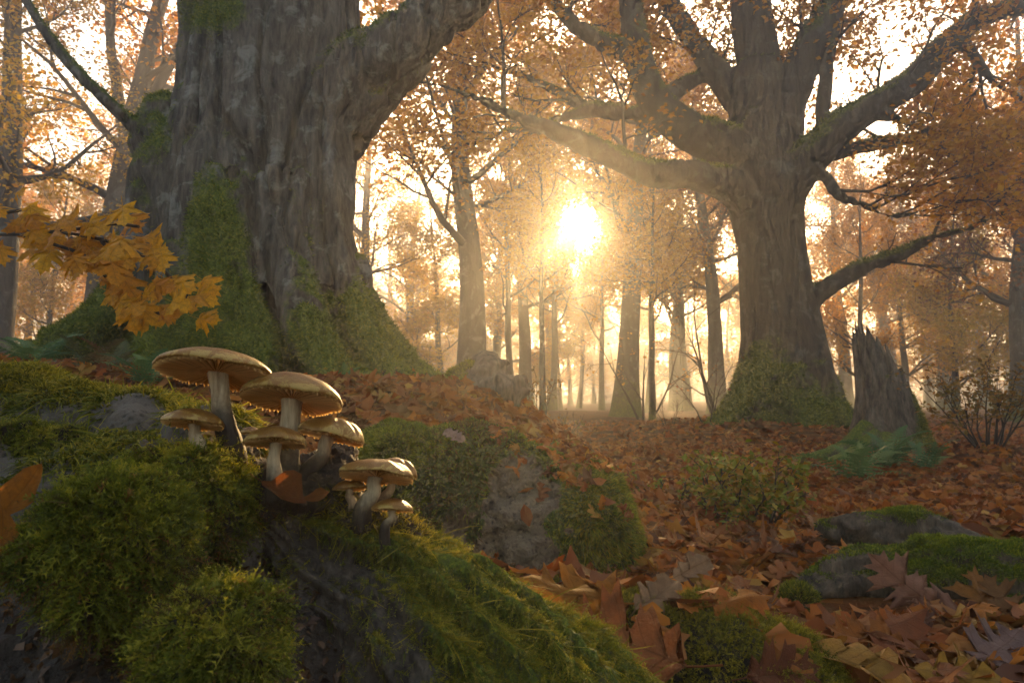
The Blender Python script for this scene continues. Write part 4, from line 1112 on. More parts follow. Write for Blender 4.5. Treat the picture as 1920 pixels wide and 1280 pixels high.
mk('stone', V - bb, [T, Q], M_ROCK, boulder, {'moss': mv, 'dirt': np.clip(sstep(1000, 700, fx) * sstep(850, 960, fy) * (1 - bare * 1.4), 0, .85)})
r6 = np.random.default_rng(12)
wgt = np.clip(mv - 0.35, 0, 1)
moss_on(boulder, V, T, Q, wgt * (1 - brown * 0.7) * (1 + 2 * sstep(880, 780, fx) * sstep(900, 840, fy)), 34000, 0.018, 0.0034, M_MOSST, r6, up=0.0, droop=1.2, off=bb, seg=2)
moss_on(boulder, V, T, Q, wgt * np.clip(brown, 0, 1), 6000, 0.022, 0.0032, M_MOSSB, r6, up=-0.2, droop=1.4, off=bb, seg=2, name='brown_moss')
moss_on(boulder, V, T, Q, wgt * sstep(1030, 1120, fx), 12000, 0.018, 0.003, M_MOSSY, r6, up=0.1, droop=1.0, off=bb, seg=2, name='rim_moss')
BOUL = (V, T, Q, N_, fx, fy)

# ------------------------------------------------------------------ broken log stub on the slope behind the boulder
mb = MB()
pxtube(mb, [(790, 800, 3.1, 44), (850, 765, 3.15, 58), (905, 735, 3.2, 62), (945, 726, 3.2, 56), (962, 722, 3.2, 42)], 24, 24)
pxtube(mb, [(885, 705, 3.18, 36), (915, 685, 3.2, 26), (935, 670, 3.2, 8)], 10, 10)
pxtube(mb, [(930, 735, 3.12, 34), (955, 722, 3.1, 30), (972, 708, 3.1, 16), (976, 700, 3.1, 6)], 10, 12)
pxtube(mb, [(925, 700, 3.12, 22), (950, 684, 3.1, 14), (962, 676, 3.1, 4)], 8, 10)
pxtube(mb, [(960, 745, 3.1, 24), (980, 735, 3.08, 14), (990, 728, 3.08, 5)], 8, 10)
V, T, Q = remesh(mb, 0.010, 1); V, N_ = rough(V, T, Q, 0.05, 9, 91); V, N_ = rough(V, T, Q, 0.014, 30, 92, 3)
lb = np.array([*P(860, 780, 3.15)[:2], 0.4])
stub = thing('log_stub', lb, 'short weathered log end jutting up behind the boulder', 'log')
mv = np.clip(0.35 * N_[:, 2] + 0.1 - 0.6 * sstep(860, 920, project(V)[0]) + fbm(V * 9, 2, 93) * 0.4, -.2, 1)
mk('wood', V - lb, [T, Q], M_SNAG, stub, {'moss': mv})
moss_on(stub, V, T, Q, np.clip(mv - 0.2, 0, 1), 5000, 0.02, 0.004, M_MOSS, r6, up=0.2, seg=2, off=lb)

# ------------------------------------------------------------------ splintered stump at the right
SD = 5.9
nth = 120; th = np.linspace(0, 2 * math.pi, nth, endpoint=False); rgs = np.random.default_rng(31)
zb = -0.15
tabz = np.array([P(0, y, SD)[2] for y in (900, 850, 815, 780, 740, 690, 640, 600)])
left = (np.array([1540, 1572, 1592, 1604, 1609, 1608, 1604, 1603]) - 960) * SD / F; right = (np.array([1760, 1738, 1726, 1718, 1706, 1694, 1676, 1655]) - 960) * SD / F
cosn = np.cos(th)
topy = np.interp(cosn, [-1, -0.75, -0.4, 0, 0.4, 0.8, 1], [628, 612, 622, 650, 690, 735, 770])
spk = np.zeros(nth); w_ = 0
while w_ < nth:
    L = int(rgs.integers(4, 9)); a_ = rgs.uniform(10, 42)
    for q_ in range(L):
        if w_ + q_ < nth: spk[w_ + q_] = a_ * (1 - abs((q_ + 0.5) / L - 0.5) * 2) ** 0.8
    w_ += L
ztop = np.array([P(0, y, SD)[2] for y in topy - spk + 22])
nz = 44; rows_o = []; rows_i = []
gro = fbm(np.stack([np.cos(th) * 5, np.sin(th) * 5, th * 0], -1), 3, 35)
for k in range(nz):
    u = k / (nz - 1); z = zb + (ztop - zb) * u
    l = np.interp(z, tabz, left); r = np.interp(z, tabz, right); c = (l + r) / 2; R = (r - l) / 2
    flare = 1 + 0.25 * np.exp(-(z + 0.02) / 0.12) * np.cos(5 * th + 0.5)
    gr = 1 + 0.13 * gro + 0.05 * fbm(np.stack([np.cos(th) * 11, np.sin(th) * 11, z * 1.2], -1), 2, 36)
    rows_o.append(np.stack([c + R * np.cos(th) * gr * flare, SD + R * 0.85 * np.sin(th) * gr * flare, z], -1))
    if u > 0.45:
        f_ = np.interp(u, [0.45, 1.0], [0.45, 0.9]); rows_i.append(np.stack([c + R * f_ * np.cos(th) * gr, SD + R * 0.85 * f_ * np.sin(th) * gr, z - 0.01], -1))
rows = rows_o + rows_i[::-1]; m = len(rows); V = np.concatenate(rows)
i = np.arange(m - 1)[:, None] * nth; k = np.arange(nth)[None]; k2 = (k + 1) % nth
Q = np.stack([i + k, i + k2, i + nth + k2, i + nth + k], -1).reshape(-1, 4)
V = np.concatenate([V, [V[-nth:].mean(0)]]); T = np.stack([(m - 1) * nth + np.arange(nth), (m - 1) * nth + (np.arange(nth) + 1) % nth, np.full(nth, len(V) - 1)], -1)
N_ = vnormals(V, T, Q)
sb = np.array([P(1660, 840, SD)[0], SD, 0.0]); snag = thing('broken_stump', sb, 'tall hollow tree stump with jagged splintered top', 'stump')
fx, fy, fz = project(V)
mv = np.clip(0.75 * sstep(0.45, 0.0, V[:, 2]) + 0.75 * sstep(0.35, 0.9, (V[:, 0] - sb[0]) / 0.25) + 0.3 * fbm(V * 5, 2, 6), -.2, 1)
mk('shell', V - sb, [T, Q], M_SNAG, snag, {'moss': mv})
moss_on(snag, V, T, Q, np.clip(mv - 0.35, 0, 1), 9000, 0.03, 0.006, M_MOSS, r6, up=0.1, seg=2, off=sb)
for rows in ([(1625, 800, 5.75, 16), (1590, 835, 5.65, 15), (1540, 856, 5.5, 12), (1480, 868, 5.4, 9), (1425, 876, 5.3, 6), (1390, 884, 5.2, 3)], [(1640, 815, 5.7, 14), (1600, 850, 5.5, 13), (1560, 866, 5.3, 10), (1500, 884, 5.15, 6), (1460, 890, 5.0, 3)],
             [(1700, 810, 5.75, 15), (1725, 850, 5.6, 12), (1750, 872, 5.45, 7), (1775, 880, 5.4, 3)], [(1660, 820, 5.65, 15), (1665, 862, 5.45, 12), (1680, 885, 5.25, 6)]):
    m_ = MB(); pxtube(m_, rows, 30, 14); V, Fs = m_.get(); N_ = vnormals(V, *Fs); V = V + N_ * (0.012 * fbm(V * 14, 3, 7))[:, None]
    rt_ = mk('root', V - sb, Fs, M_SNAG, snag, {'moss': np.clip(0.4 + 0.5 * N_[:, 2] + .2 * fbm(V * 8, 2, 4), 0, 1)})

# ------------------------------------------------------------------ mossy roots / logs lying on the right


def ground_log(name, rows, label, seed, mossbias, mat=M_LOG, nmoss=9000, cool=False):
    mb = MB(); s = pxtube(mb, rows, 60, 26)
    V, T, Q = remesh(mb, 0.008, 3); V, N_ = rough(V, T, Q, 0.034, 9, seed); ax_ = norm(s[-1, :3] - s[0, :3]); al_ = V @ ax_; V = V + N_ * (0.016 * (1 - 2.2 * np.abs(fbm((V - al_[:, None] * ax_) * 38 + (al_ * 5)[:, None] * ax_, 2, seed + 4))))[:, None]; N_ = vnormals(V, T, Q)
    b = np.array([s[30, 0], s[30, 1], 0.0]); o = thing(name, b, label, 'log')
    mv = np.clip(mossbias - 0.08 + 0.55 * N_[:, 2] + 0.8 * fbm(V * 7, 3, seed + 2), -.3, 1)
    mk('bark', V - b, [T, Q], mat, o, {'moss': mv})
    moss_on(o, V, T, Q, np.clip(mv - 0.3, 0, 1), int(nmoss * 1.5), 0.009, 0.0026, M_MOSST, r6, up=0.1, seg=2, off=b)
    return o


ground_log('fallen_log', [(1530, 985, 2.3, 8), (1590, 994, 2.26, 22), (1660, 1000, 2.24, 31), (1740, 1004, 2.2, 34), (1810, 1016, 2.15, 28), (1870, 1036, 2.1, 18), (1920, 1052, 2.05, 8)], 'smooth blue grey log lying behind the larger mossy log at right', 101, -0.05, nmoss=3500)
ground_log('fallen_log', [(1490, 1120, 1.72, 20), (1540, 1106, 1.74, 36), (1620, 1088, 1.76, 46), (1720, 1074, 1.77, 52), (1820, 1078, 1.74, 56), (1930, 1090, 1.70, 60), (2080, 1110, 1.66, 60)], 'larger mossy log running off the right edge', 102, 0.22, nmoss=14000)

# ------------------------------------------------------------------ moss mound in the right foreground under the big leaves
mb = MB()
blobs([(900, 1215, 1.0, 130, 130, 0.12), (1050, 1215, 1.0, 140, 115, 0.13), (1200, 1235, 0.98, 150, 118, 0.13), (1340, 1260, 0.95, 140, 125, 0.12), (1450, 1310, 0.93, 130, 125, 0.12), (1560, 1370, 0.92, 130, 110, 0.12), (1250, 1400, 0.88, 420, 120, 0.14), (1650, 1420, .92, 140, 100, .12)], mb)
V, T, Q = remesh(mb, 0.007, 6); V, N_ = rough(V, T, Q, 0.02, 10, 111); V, N_ = rough(V, T, Q, 0.006, 50, 112, 3)
fx, fy, fz = project(V)
mb_ = np.array([V[:, 0].mean(), V[:, 1].mean(), 0.0]); mound = thing('moss_mound', mb_, 'low hummock of bright moss under big fallen leaves at bottom centre', 'mound')
mv = np.clip(0.55 + 0.3 * N_[:, 2] + 0.4 * fbm(V * 10, 2, 113) - 0.5 * sstep(1230, 1080, fx), -.2, 1)
mk('earth', V - mb_, [T, Q], M_SOIL, mound)
p, n = scatter(V, T, Q, 20000, np.clip(mv - 0.2, 0, 1), r6)
sv, st_, sq, r, t, k_ = feathers(p, n + np.array([0.2, -.2, .2]) + r6.normal(size=p.shape) * 0.5, 0.012, 0.0014, r6, 0.8, 0.6)
mk('moss', sv - mb_, [st_], M_MOSSY, mound, {'rnd': np.clip(r * 0.5 + 0.5 * np.repeat(fbm(p * 30, 2, 7) * .5 + .5, k_), 0, 1), 't': t}, True, kind='stuff')
MOUND = (V, T, Q, N_, fx, fy)

# ------------------------------------------------------------------ leaf litter (too many to count) on ground, boulder and slopes
rl = np.random.default_rng(77)
LOWV = []
for k in range(14):
    o_ = [OAKO, MAPO, RNDO, BEEO][k % 4]
    V, Q, _ = leaf_geo(o_, rl, curl=rl.uniform(-0.5, 0.6), cup=rl.uniform(-0.7, 0.9), lowres=True, stem=0, wav=0.06); LOWV.append((V, Q))


def litter(points, normals, size, rng, tiltamt=0.45):
    VV = []; QQ = []; RR = []; n0 = 0
    kind = rng.integers(0, len(LOWV), len(points))
    for k, (V, Q) in enumerate(LOWV):
        idx = np.where(kind == k)[0]; n = len(idx)
        if not n: continue
        z = norm(normals[idx] + rng.normal(size=(n, 3)) * tiltamt); h = rng.normal(size=(n, 3)); y = norm(h - z * (h * z).sum(1)[:, None]); x = np.cross(y, z)
        s = size[idx][:, None, None]
        W_ = points[idx][:, None] + s * (V[None, :, 0:1] * x[:, None] + (V[None, :, 1:2] - 0.4) * y[:, None] + V[None, :, 2:3] * z[:, None])
        VV.append(W_.reshape(-1, 3)); QQ.append((Q[None] + (np.arange(n) * len(V))[:, None, None] + n0).reshape(-1, 4)); RR.append(np.repeat(rng.random(n), len(V))); n0 += n * len(V)
    return np.concatenate(VV), np.concatenate(QQ), np.concatenate(RR)


def ground_pts(n, d0, d1, pxa, pxb, power=1.0):
    d = d0 + (d1 - d0) * rl.random(n) ** power; px = rl.uniform(pxa, pxb, n); x = (px - 960) * d / F
    z = ter(x, d); e = 0.03
    nn = norm(np.stack([-(ter(x + e, d) - z) / e, -(ter(x, d + e) - z) / e, np.ones(n)], -1))
    return np.stack([x, d, z], -1), nn


LP, LN, LS = [], [], []
for n, d0, d1, pa, pb, pw, s0, s1 in ((5200, 1.0, 3.0, 600, 2150, 0.8, 0.06, 0.11), (17000, 2.2, 7.0, -300, 2200, 0.8, 0.045, 0.09), (12000, 5, 14, -100, 2100, 0.8, 0.06, 0.10)):
    p, nn = ground_pts(n, d0, d1, pa, pb, pw); p = p + nn * rl.uniform(0.004, 0.03, n)[:, None]
    LP.append(p); LN.append(nn); LS.append(rl.uniform(s0, s1, n))
V, T, Q, N_, fx, fy = BOUL
wt = np.clip(N_[:, 2] - 0.6, 0, 1) * sstep(850, 990, fx) * (0.4 + 0.6 * sstep(0.0, 0.3, fbm(V * 7, 2, 14)))
p, n = scatter(V, T, Q, 260, wt, rl, -1.0); LP.append(p + n * 0.012); LN.append(n); LS.append(rl.uniform(0.03, 0.06, 260))
V, T, Q, N_, fx, fy = MOUND
wt = np.clip(N_[:, 2] - 0.2, 0, 1) * (0.15 + 0.85 * sstep(1230, 1100, fx) + 0.5 * sstep(1500, 1580, fx))
p, n = scatter(V, T, Q, 130, wt, rl, -1.0); LP.append(p + n * 0.012); LN.append(n); LS.append(rl.uniform(0.04, 0.085, 130))
LOGA = np.array([P(a, 1100, d)[:2] for a, d in ((1540, 1.74), (1620, 1.76), (1720, 1.77), (1820, 1.74), (1930, 1.70), (2080, 1.66))] + [P(a, 1000, d)[:2] for a, d in ((1590, 2.26), (1660, 2.24), (1740, 2.2), (1810, 2.15), (1870, 2.1))])
LOGA = np.concatenate([LOGA + np.array([dx, dy]) for dx in (-0.07, 0, 0.07) for dy in (0.0, -0.09, -0.17)])


def off_logs(p):
    return (np.linalg.norm(p[:, None, :2] - LOGA[None], axis=2).min(1) > 0.075)


LP = np.concatenate(LP); LN = np.concatenate(LN); LS = np.concatenate(LS)
ok_ = off_logs(LP); LP, LN, LS = LP[ok_], LN[ok_], LS[ok_]
V, Q, R_ = litter(LP, LN, LS, rl)
mk('leaf_litter', V, [Q], M_LIT, None, {'rnd': R_}, True, kind='stuff', label='carpet of brown and russet fallen leaves over the forest floor')

# ------------------------------------------------------------------ fallen leaves one can pick out
LM = [leaf_mesh([OAKO, MAPO, RNDO][k % 3], 300 + k, M_LITV, curl=(-0.3 + 0.2 * (k % 4)), cup=(-0.5 + 0.35 * (k % 5)), wav=0.055, rows=(0.0, 0.05, 0.5, 1.0)) for k in range(12)]
cnt = 0; tries = 0
while cnt < 250 and tries < 3000:
    tries += 1
    p, nn = ground_pts(1, 1.02, 3.3, 1000, 2020, 1.15); p = p[0]; nn = nn[0]
    fx1, fy1, _ = project(p)
    if fy1 > 1330 or (fx1 < 1560 and fy1 > 1120 + (fx1 - 1250) * 0.35 and fx1 > 900) or (fx1 < 1210 and fy1 < 1060):
        continue
    if not off_logs(p[None])[0]: continue
    o = link('fallen_leaf', LM[cnt % 12], None, None, label='brown fallen leaf lying flat in the leaf carpet at right', category='leaf', group='fallen leaves of the carpet at right')
    orient(o, p + nn * rl.uniform(0.02, 0.042), norm(nn + rl.normal(size=3) * 0.2), rl.normal(size=3) * np.array([1, 1, 0.1]), rl.uniform(0.06, 0.105)); cnt += 1


def on_surf(px, py, surf):
    V, N_, fx, fy = surf[0], surf[3], surf[4], surf[5]
    k = np.where(np.hypot(fx - px, fy - py) < 14)[0]
    if not len(k): return None
    j = k[np.argmin(V[k, 1])]; return V[j], N_[j]


def hero(px, py, d, size, n, h, outline, col, label, seed, curl=0.2, cup=0.3, name='fallen_leaf', trans=0.3, wav=0.05, raw=False):
    m = leaf_mat('hero_leaf_%d' % seed, [col, tuple(c * 0.85 for c in col)], trans, False, True, 0.6, 0.15)
    me = leaf_mesh(outline, seed, m, curl=curl, cup=cup, wav=wav, rows=(0.0, 0.03, 0.25, 0.5, 0.75, 1.0)); me.name = name
    o = link(name, me, None, None, label=label, category='leaf', group='large fallen leaves in front')
    q = on_surf(px, py, MOUND) if py > 1060 and px < 1600 and not raw else None
    if q is not None:
        orient(o, q[0] + norm(q[1] + np.array([0, -.3, .3])) * size * 0.10, norm(q[1] * 0.9 + norm(np.array(n)) * 0.45), h, size)
    else:
        orient(o, P(px, py, d), n, h, size)


hero(1262, 1238, 0.80, 0.15, (-0.05, -0.72, 0.68), (-0.85, 0.12, 0.42), OAKO, (0.30, 0.095, 0.028), 'largest red brown lobed leaf with clear midrib at bottom centre', 401, 0.12, 0.15, raw=True)
hero(1120, 1128, 0.86, 0.125, (0.12, -0.5, 0.85), (-0.9, 0.1, 0.12), MAPO, (0.38, 0.15, 0.02), 'wrinkled golden orange leaf left of the pale tan leaf', 402, 0.05, -0.25, trans=0.5, wav=.07, raw=True)
hero(1010, 1108, 0.90, 0.12, (0.35, -0.55, 0.75), (-0.8, -0.1, 0.25), OAKO, (0.20, 0.05, 0.012), 'curled dark red leaf lying beside the golden moss ridge', 403, -0.05, -0.3)
hero(1195, 1135, 0.90, 0.085, (0.05, -0.45, 0.9), (0.6, 0.5, 0.1), RNDO, (0.24, 0.14, 0.075), 'pale tan crinkled leaf on the moss mound', 404, 0.1, 0.2, wav=.09)
hero(1150, 1195, 0.86, 0.125, (-0.35, -0.4, 0.8), (-0.5, 0.7, 0.3), OAKO, (0.30, 0.095, 0.015), 'orange brown leaf beneath the largest leaf', 405, -0.1, -0.3)
hero(1350, 1128, 1.02, 0.095, (0.1, -0.5, 0.85), (0.8, 0.3, -0.1), MAPO, (0.36, 0.11, 0.012), 'bright orange leaf at the top of the moss patch', 406, -0.3, -0.6, trans=0.5)
hero(1270, 1080, 1.2, 0.085, (0.0, -0.6, 0.8), (0.6, 0.2, 0.3), RNDO, (0.24, 0.14, 0.075), 'small pale leaf glinting behind the moss mound', 407, 0.1, 0.3)
hero(1400, 1262, 0.88, 0.10, (0.1, -0.5, 0.8), (0.7, 0.2, 0.0), OAKO, (0.15, 0.045, 0.018), 'dark red leaf at the bottom edge below the moss patch', 408, 0.3, 0.3)
hero(1545, 1215, 0.98, 0.14, (0.25, -0.45, 0.85), (0.75, -0.35, -0.25), RNDO, (0.33, 0.17, 0.035), 'long yellow brown leaf on the right slope of the moss mound', 409, -0.3, 0.5, trans=0.4)
hero(1740, 1128, 1.52, 0.165, (-0.25, -0.72, 0.6), (-0.55, 0.1, 0.75), OAKO, (0.22, 0.095, 0.055), 'large pale brown pointed leaf propped against the mossy log', 410, 0.15, -0.2)
hero(1800, 1175, 1.45, 0.15, (0.1, -0.4, 0.9), (0.6, 0.3, 0.1), MAPO, (0.20, 0.085, 0.05), 'flat tan leaf just below the propped pale leaf', 411, 0.2, 0.2)
hero(1845, 1130, 1.54, 0.105, (0.2, -0.7, 0.6), (0.3, 0.2, 0.9), MAPO, (0.26, 0.10, 0.018), 'ochre leaf standing against the log near the right edge', 412, 0.3, -0.4)
hero(1900, 1150, 1.50, 0.105, (-0.2, -0.6, 0.7), (-0.2, 0.3, 0.9), OAKO, (0.20, 0.09, 0.03), 'ochre brown leaf leaning on the log at the right edge', 413, 0.3, 0.4)
hero(1850, 1240, 1.22, 0.16, (0.05, -0.35, 0.93), (0.7, 0.5, 0.0), OAKO, (0.17, 0.10, 0.085), 'greyish purple leaf at the lower right corner', 414, 0.15, 0.25)
hero(1730, 1262, 1.16, 0.14, (0.0, -0.4, 0.9), (0.8, -0.2, 0.0), RNDO, (0.33, 0.17, 0.02), 'yellow leaf at the bottom edge near the right corner', 415, 0.1, 0.3, trans=0.4)
hero(1640, 1190, 1.28, 0.15, (-0.1, -0.3, 0.95), (0.8, 0.3, 0.0), MAPO, (0.18, 0.05, 0.016), 'dark russet leaf right of the long yellow brown leaf', 416, 0.2, -0.4)
hero(1690, 1215, 1.25, 0.14, (0.0, -0.35, 0.95), (-0.8, 0.4, 0.0), OAKO, (0.26, 0.08, 0.012), 'orange brown leaf lying over the dark russet leaf', 417, 0.3, 0.4)
hero(6, 960, 0.42, 0.038, (0.15, -0.93, 0.25), (0.45, 0.0, 0.8), BEEO, (0.30, 0.11, 0.012), 'blurred orange leaf at the left edge, upper blade', 418, 0.2, 0.4, name='orange_leaf', trans=0.45)
hero(4, 965, 0.415, 0.036, (0.1, -0.95, 0.2), (0.15, 0.0, -1.0), BEEO, (0.30, 0.11, 0.012), 'blurred orange leaf at the left edge, lower blade', 419, 0.2, 0.3, name='orange_leaf', trans=0.45)
hero(497, 912, 0.585, 0.046, (0.35, -0.55, 0.78), (0.85, -0.05, -0.46), BEEO, (0.17, 0.05, 0.01), 'curled brown leaf lodged under the middle front mushroom', 420, 0.5, 2.2, trans=0.4)
hero(575, 935, 0.605, 0.026, (-0.2, -0.6, 0.7), (0.9, -0.1, 0.15), BEEO, (0.25, 0.085, 0.015), 'small orange leaf piece beside the curled leaf below the mushrooms', 421, 0.4, 0.8, trans=0.5)
hero(868, 825, 1.86, 0.075, (0.0, -0.6, 0.75), (-0.6, 0.3, 0.3), RNDO, (0.33, 0.22, 0.17), 'single pale pinkish leaf on top of the boulder', 422, 0.1, 0.3)

# ------------------------------------------------------------------ maple sapling: its orange spray reaches in from the left
mp = thing('maple_sapling', (P(-420, 700, 1.75)[0], 1.75, float(ter(np.array([P(-420, 700, 1.75)[0]]), np.array([1.75]))[0])), 'spray of bright orange maple leaves reaching in from the left edge', 'sapling')
mo = np.array(mp.location)
mb = MB(); top = P(-300, 330, 1.65)
mb.add(*tube(spline([mo - [0, 0, .1], (mo + top) / 2 + [0.03, 0, 0], top, top + [0.05, 0, 0.5]], 16), np.linspace(0.014, 0.004, 16), 8))
mb.build('stem', M_TWIG, mp, origin=mo)
tws = [[(-330, 420, 1.66, 4), (-120, 435, 1.62, 3.2), (20, 440, 1.58, 2.8), (110, 436, 1.55, 2.4), (200, 452, 1.5, 2.0), (270, 480, 1.47, 1.6), (330, 530, 1.45, 1.2), (365, 575, 1.44, 0.8)],
       [(60, 438, 1.56, 2), (140, 430, 1.54, 1.6), (210, 420, 1.52, 1.2), (260, 425, 1.5, .8)], [(190, 452, 1.5, 1.8), (230, 500, 1.48, 1.4), (250, 550, 1.47, 1.0), (300, 590, 1.46, .7)], [(-100, 436, 1.62, 2), (-40, 410, 1.58, 1.5), (60, 390, 1.56, 1)],
       [(40, 440, 1.57, 1.6), (90, 455, 1.55, 1.2), (160, 480, 1.53, 1), (200, 520, 1.52, .7)]]
twp = []
for rows in tws:
    m_ = MB(); s = pxtube(m_, rows, 30, 6); m_.build('twig', M_TWIG, mp, origin=mo); twp.append(s)
M_MAP = leaf_mat("maple_orange", [(0.74, 0.33, 0.010), (0.82, 0.43, 0.012), (0.60, 0.23, 0.008), (0.78, 0.38, 0.010)], 0.5, False, True, 0.45, 0.35)
MM = [leaf_mesh(MAPO, 500 + k, M_MAP, curl=-0.35 + 0.15 * (k % 3), cup=-0.5 + 0.3 * (k % 4), wav=0.05, rows=(0, 0.04, 0.5, 1.0), stem=0.45) for k in range(6)]
rm = np.random.default_rng(21)
spots = []
for s, n, t0 in ((twp[0], 36, 0.28), (twp[1], 12, 0.15), (twp[2], 17, 0.1), (twp[3], 14, 0.1), (twp[4], 11, 0.15)):
    for j in range(n):
        q = s[min(int((t0 + (1 - t0) * (j + rm.random()) / n) * 29), 29)]; spots.append(q[:3] + rm.normal(size=3) * np.array([0.025, 0.06, 0.03]))
for j, q in enumerate(spots):
    fx1, _, _ = project(q)
    if fx1 < -40: continue
    o = link('leaf', MM[j % 6], None, mp)
    n = norm(np.array([rm.normal() * 0.35, -0.95 + rm.normal() * 0.3, 0.5])); h = np.array([0.6 + rm.normal() * 0.35, -0.2 + rm.normal() * 0.25, -0.62 + rm.normal() * 0.3])
    orient(o, q + np.array([0.01, 0, -0.012]) - mo, n, h, rm.uniform(0.048, 0.078))
bpy.context.view_layer.update()

# ------------------------------------------------------------------ ferns


def frond_mesh(seed, brown=0.0):
    rng = np.random.default_rng(seed); n = 16; L = 1.0; t = np.linspace(0, 1, n)
    sp = np.stack([0.04 * np.sin(t * 3 + seed), t * 0.86, 0.34 * t - 0.42 * t ** 2.4], -1); mb = MB(); mb.add(*tube(sp, 0.008 * (1 - 0.8 * t), 4, False))
    for k in range(2, n):
        u = t[k]; w = 0.27 * (1 - u) ** 0.75 * min(1, u * 5) + 0.015
        for s_ in (-1, 1):
            m = 9; tt = np.linspace(0, 1, m); d = norm(np.array([s_ * 1.0, 0.35, -0.05 + rng.normal() * 0.05])); c = sp[k] + d[None] * (tt * w)[:, None] + np.array([0, 0, -0.10 * w])[None] * (tt ** 2)[:, None]
            f = np.array([-s_ * 0.2, 1.0, 0.1]); ww = 0.021 * (1 - tt) ** 0.7 + 0.002; saw = np.where(np.arange(m) % 2 == 0, 1.3, 0.4)
            A = c + f[None] * (ww * saw)[:, None]; B = c - f[None] * (ww * saw)[:, None]
            V = np.stack([A, B], 1).reshape(-1, 3); i = np.arange(m - 1)[:, None] * 2
            mb.add(V, None, (i + np.array([[0, 2, 3, 1]])))
    V, Fs = mb.get(); return mk_mesh('frond', V, Fs, None, True)


M_FERN = leaf_mat("fern_green", [(0.06, 0.13, 0.05), (0.08, 0.16, 0.05), (0.11, 0.16, 0.035)], 0.4)
M_FERNB = leaf_mat("fern_brown", [(0.16, 0.07, 0.02), (0.10, 0.09, 0.03), (0.05, 0.08, 0.03)], 0.35)
FM = [frond_mesh(k) for k in range(4)]
FB = [m.copy() for m in FM]
for m in FM: m.materials.append(M_FERN)
for m in FB: m.materials.append(M_FERNB)
rf = np.random.default_rng(5)


def fern(px, d, size, n, label, meshes=FM, a0=0, a1=6.283, group='ferns on the forest floor'):
    x = (px - 960) * d / F; z = float(ter(np.array([x]), np.array([d]))[0])
    o = thing('fern', (x, d, z), label, 'fern', group)
    for j in range(n):
        c = link('frond', meshes[j % 4], None, o); c.rotation_euler = (math.radians(rf.uniform(12, 58)), rf.uniform(-0.3, 0.3), a0 + (a1 - a0) * (j + rf.random() * 0.6) / n); s = size * rf.uniform(0.75, 1.15); c.scale = (s, s, s)
    return o


fern(1655, 4.75, 0.50, 11, 'green fern directly in front of the jagged stump')
fern(1600, 4.05, 0.42, 9, 'low green fern left of the stump fern, fronds on the leaves')
fern(1725, 4.5, 0.38, 8, 'green fern right of the stump foot')
fern(1500, 4.6, 0.22, 6, 'small fading fern beside the stump roots', FB)
fern(60, 3.1, 0.34, 9, 'dark fern at the left edge below the maple spray', FM)
fern(170, 3.0, 0.30, 9, 'brown and green fern left of the tallest mushroom', FB)
fern(270, 2.8, 0.28, 8, 'green fern just behind the left moss ridge', FM)
fern(110, 2.5, 0.26, 8, 'low brown fern behind the yellow moss ridge', FB)
fern(215, 3.5, 0.30, 8, 'russet fern at the foot of the oak left root', FB)
fern(640, 3.2, 0.16, 6, 'tiny green fern on the slope right of the second largest mushroom', FM)

# ------------------------------------------------------------------ shrubs and saplings


def shrub(name, px, d, h, nst, spread, nl, lsize, lmat, label, seed, spec=None, leaves=True, z0=None, category='shrub', arch=0.02):
    x = (px - 960) * d / F; z = float(ter(np.array([x]), np.array([d]))[0]) if z0 is None else z0
    o = thing(name, (x, d, z), label, category); g = Grow(seed)
    spec = spec or [dict(n=(4, 6), t0=0.25, ang=(25, 55), len=(0.35, 0.6), rad=0.6, seg=5, w=0.15, up=0.03), dict(n=(2, 4), t0=0.3, ang=(25, 55), len=(0.35, 0.6), rad=0.6, seg=3, w=0.15, up=0.02)]
    for j in range(nst):
        a = 6.283 * (j + g.r.random()) / nst; b = np.array([math.cos(a) * spread * 0.15, math.sin(a) * spread * 0.15, -0.02])
        g.mb = MB(); dv = np.array([math.cos(a) * spread, math.sin(a) * spread, 1.0]); g.branch(g.path(b, dv, h * g.r.uniform(0.75, 1.15), 8, 0.10, arch), 0.007 * h / 0.5 + 0.002, 0.002, 0, spec); g.mb.build('stem', M_TWIG, o)
    if leaves:
        lv, lt = leaves_on(g.tips, nl, lsize, g.g, lsize * 0.5, 0.5); mk('foliage', lv, [lt], lmat, o, smooth=False, kind='stuff')
    return o


M_SHR = leaf_mat("shrub_leaf", [(0.10, 0.13, 0.012), (0.17, 0.19, 0.015), (0.26, 0.19, 0.012), (0.30, 0.13, 0.01), (0.09, 0.12, 0.015)], 0.5, True)
M_SHR2 = leaf_mat("shrub_leaf_olive", [(0.13, 0.10, 0.015), (0.22, 0.13, 0.015), (0.30, 0.12, 0.012), (0.10, 0.09, 0.02)], 0.5, True)
shrub('shrub', 1388, 2.6, 0.25, 14, 0.5, 1700, 0.032, M_SHR, 'small olive green shrub standing alone on the leaves right of the boulder', 61)
shrub('shrub', 1845, 5.15, 0.62, 15, 0.55, 1200, 0.042, M_SHR2, 'larger orange tinged shrub right of the jagged stump', 62, z0=0.13)
shrub('seedling', 1235, 3.2, 0.16, 6, 0.7, 160, 0.03, M_SHR, 'low yellow green seedling just right of the boulder', 63)
shrub('seedling', 1265, 2.5, 0.12, 6, 0.8, 140, 0.024, M_SHR, 'tiny seedling on the leaves beyond the boulder edge', 64)
shrub('seedling', 1010, 5.6, 0.34, 7, 0.4, 160, 0.03, M_SHR2, 'misty bushy weed just right of the log stub', 65)
shrub('seedling', 1050, 7.5, 0.3, 7, 0.6, 120, 0.04, M_SHR2, 'faint weed tuft on the misty floor below the sun', 66)
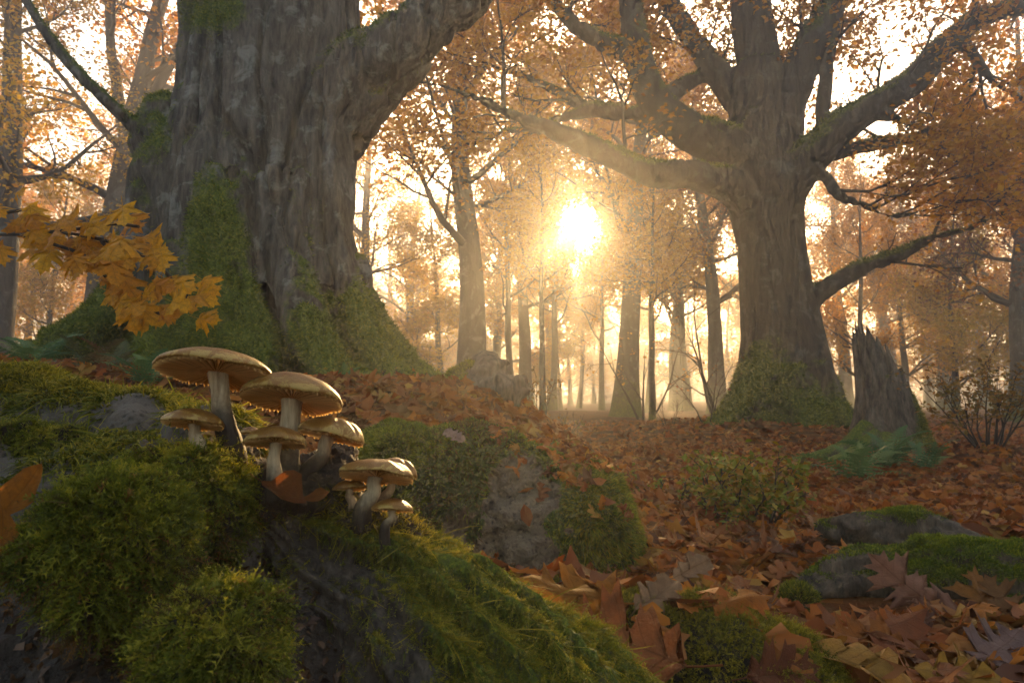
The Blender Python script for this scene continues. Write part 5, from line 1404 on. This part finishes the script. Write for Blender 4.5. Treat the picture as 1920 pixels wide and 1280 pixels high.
shrub('bare_sapling', 1325, 8.6, 0.85, 3, 0.35, 20, 0.05, M_LF_R, 'dark bare sapling with crooked twigs left of the spreading tree foot', 67, category='sapling')
shrub('bare_sapling', 1255, 8.9, 0.4, 4, 0.6, 0, 0.05, M_LF_R, 'low crooked dead twigs on the misty floor', 68, leaves=False, category='sapling')
shrub('bare_sapling', 1205, 14, 2.3, 3, 0.55, 200, 0.07, M_LF_O, 'thin arching sapling right of the trunk beside the sun', 69, category='sapling')
shrub('bare_sapling', 1345, 12, 2.6, 3, 0.4, 100, 0.07, M_LF_O, 'thin bare sapling in front of the misty trunk left of the spreading tree', 70, category='sapling')
shrub('seedling', 720, 3.3, 0.10, 6, 0.9, 160, 0.022, M_SHR, 'bright seedling on the leafy slope above the boulder', 71)
shrub('seedling', 690, 3.6, 0.10, 6, 0.9, 150, 0.024, M_SHR, 'yellow green seedling at the foot of the oak right root', 72)
# earthy knoll that carries the right shrub
mb = MB(); blobs([(1835, 900, 5.15, 80, 45, 0.25), (1770, 890, 5.2, 50, 28, .2), (1905, 925, 5.05, 60, 26, .2)], mb); V, T, Q = remesh(mb, 0.02, 3); V, N_ = rough(V, T, Q, 0.07, 6, 120); V, N_ = rough(V, T, Q, .03, 22, 121, 3)
kb = np.array([P(1835, 900, 5.15)[0], 5.15, 0.0]); kn = thing('earth_knoll', kb, 'dark mossy knoll under the right shrub', 'mound')
mk('earth', V - kb, [T, Q], M_SOIL, kn); moss_on(kn, V, T, Q, np.clip(N_[:, 2] + .2 + fbm(V * 5, 2, 3), 0, 1), 6000, 0.035, 0.007, M_MOSS, r6, seg=2, off=kb)
# moss ball beside the large log
mb = MB(); blobs([(1493, 1125, 1.66, 34, 26, 0.05)], mb); V, T, Q = remesh(mb, 0.008, 2); V, N_ = rough(V, T, Q, .012, 20, 130)
kb = P(1493, 1150, 1.66); kn = thing('moss_ball', kb, 'small green moss ball at the left end of the mossy log', 'moss')
mk('earth', V - kb, [T, Q], M_SOIL, kn); moss_on(kn, V, T, Q, np.ones(len(V)), 3000, 0.014, 0.0024, M_MOSS, r6, seg=2, off=kb)
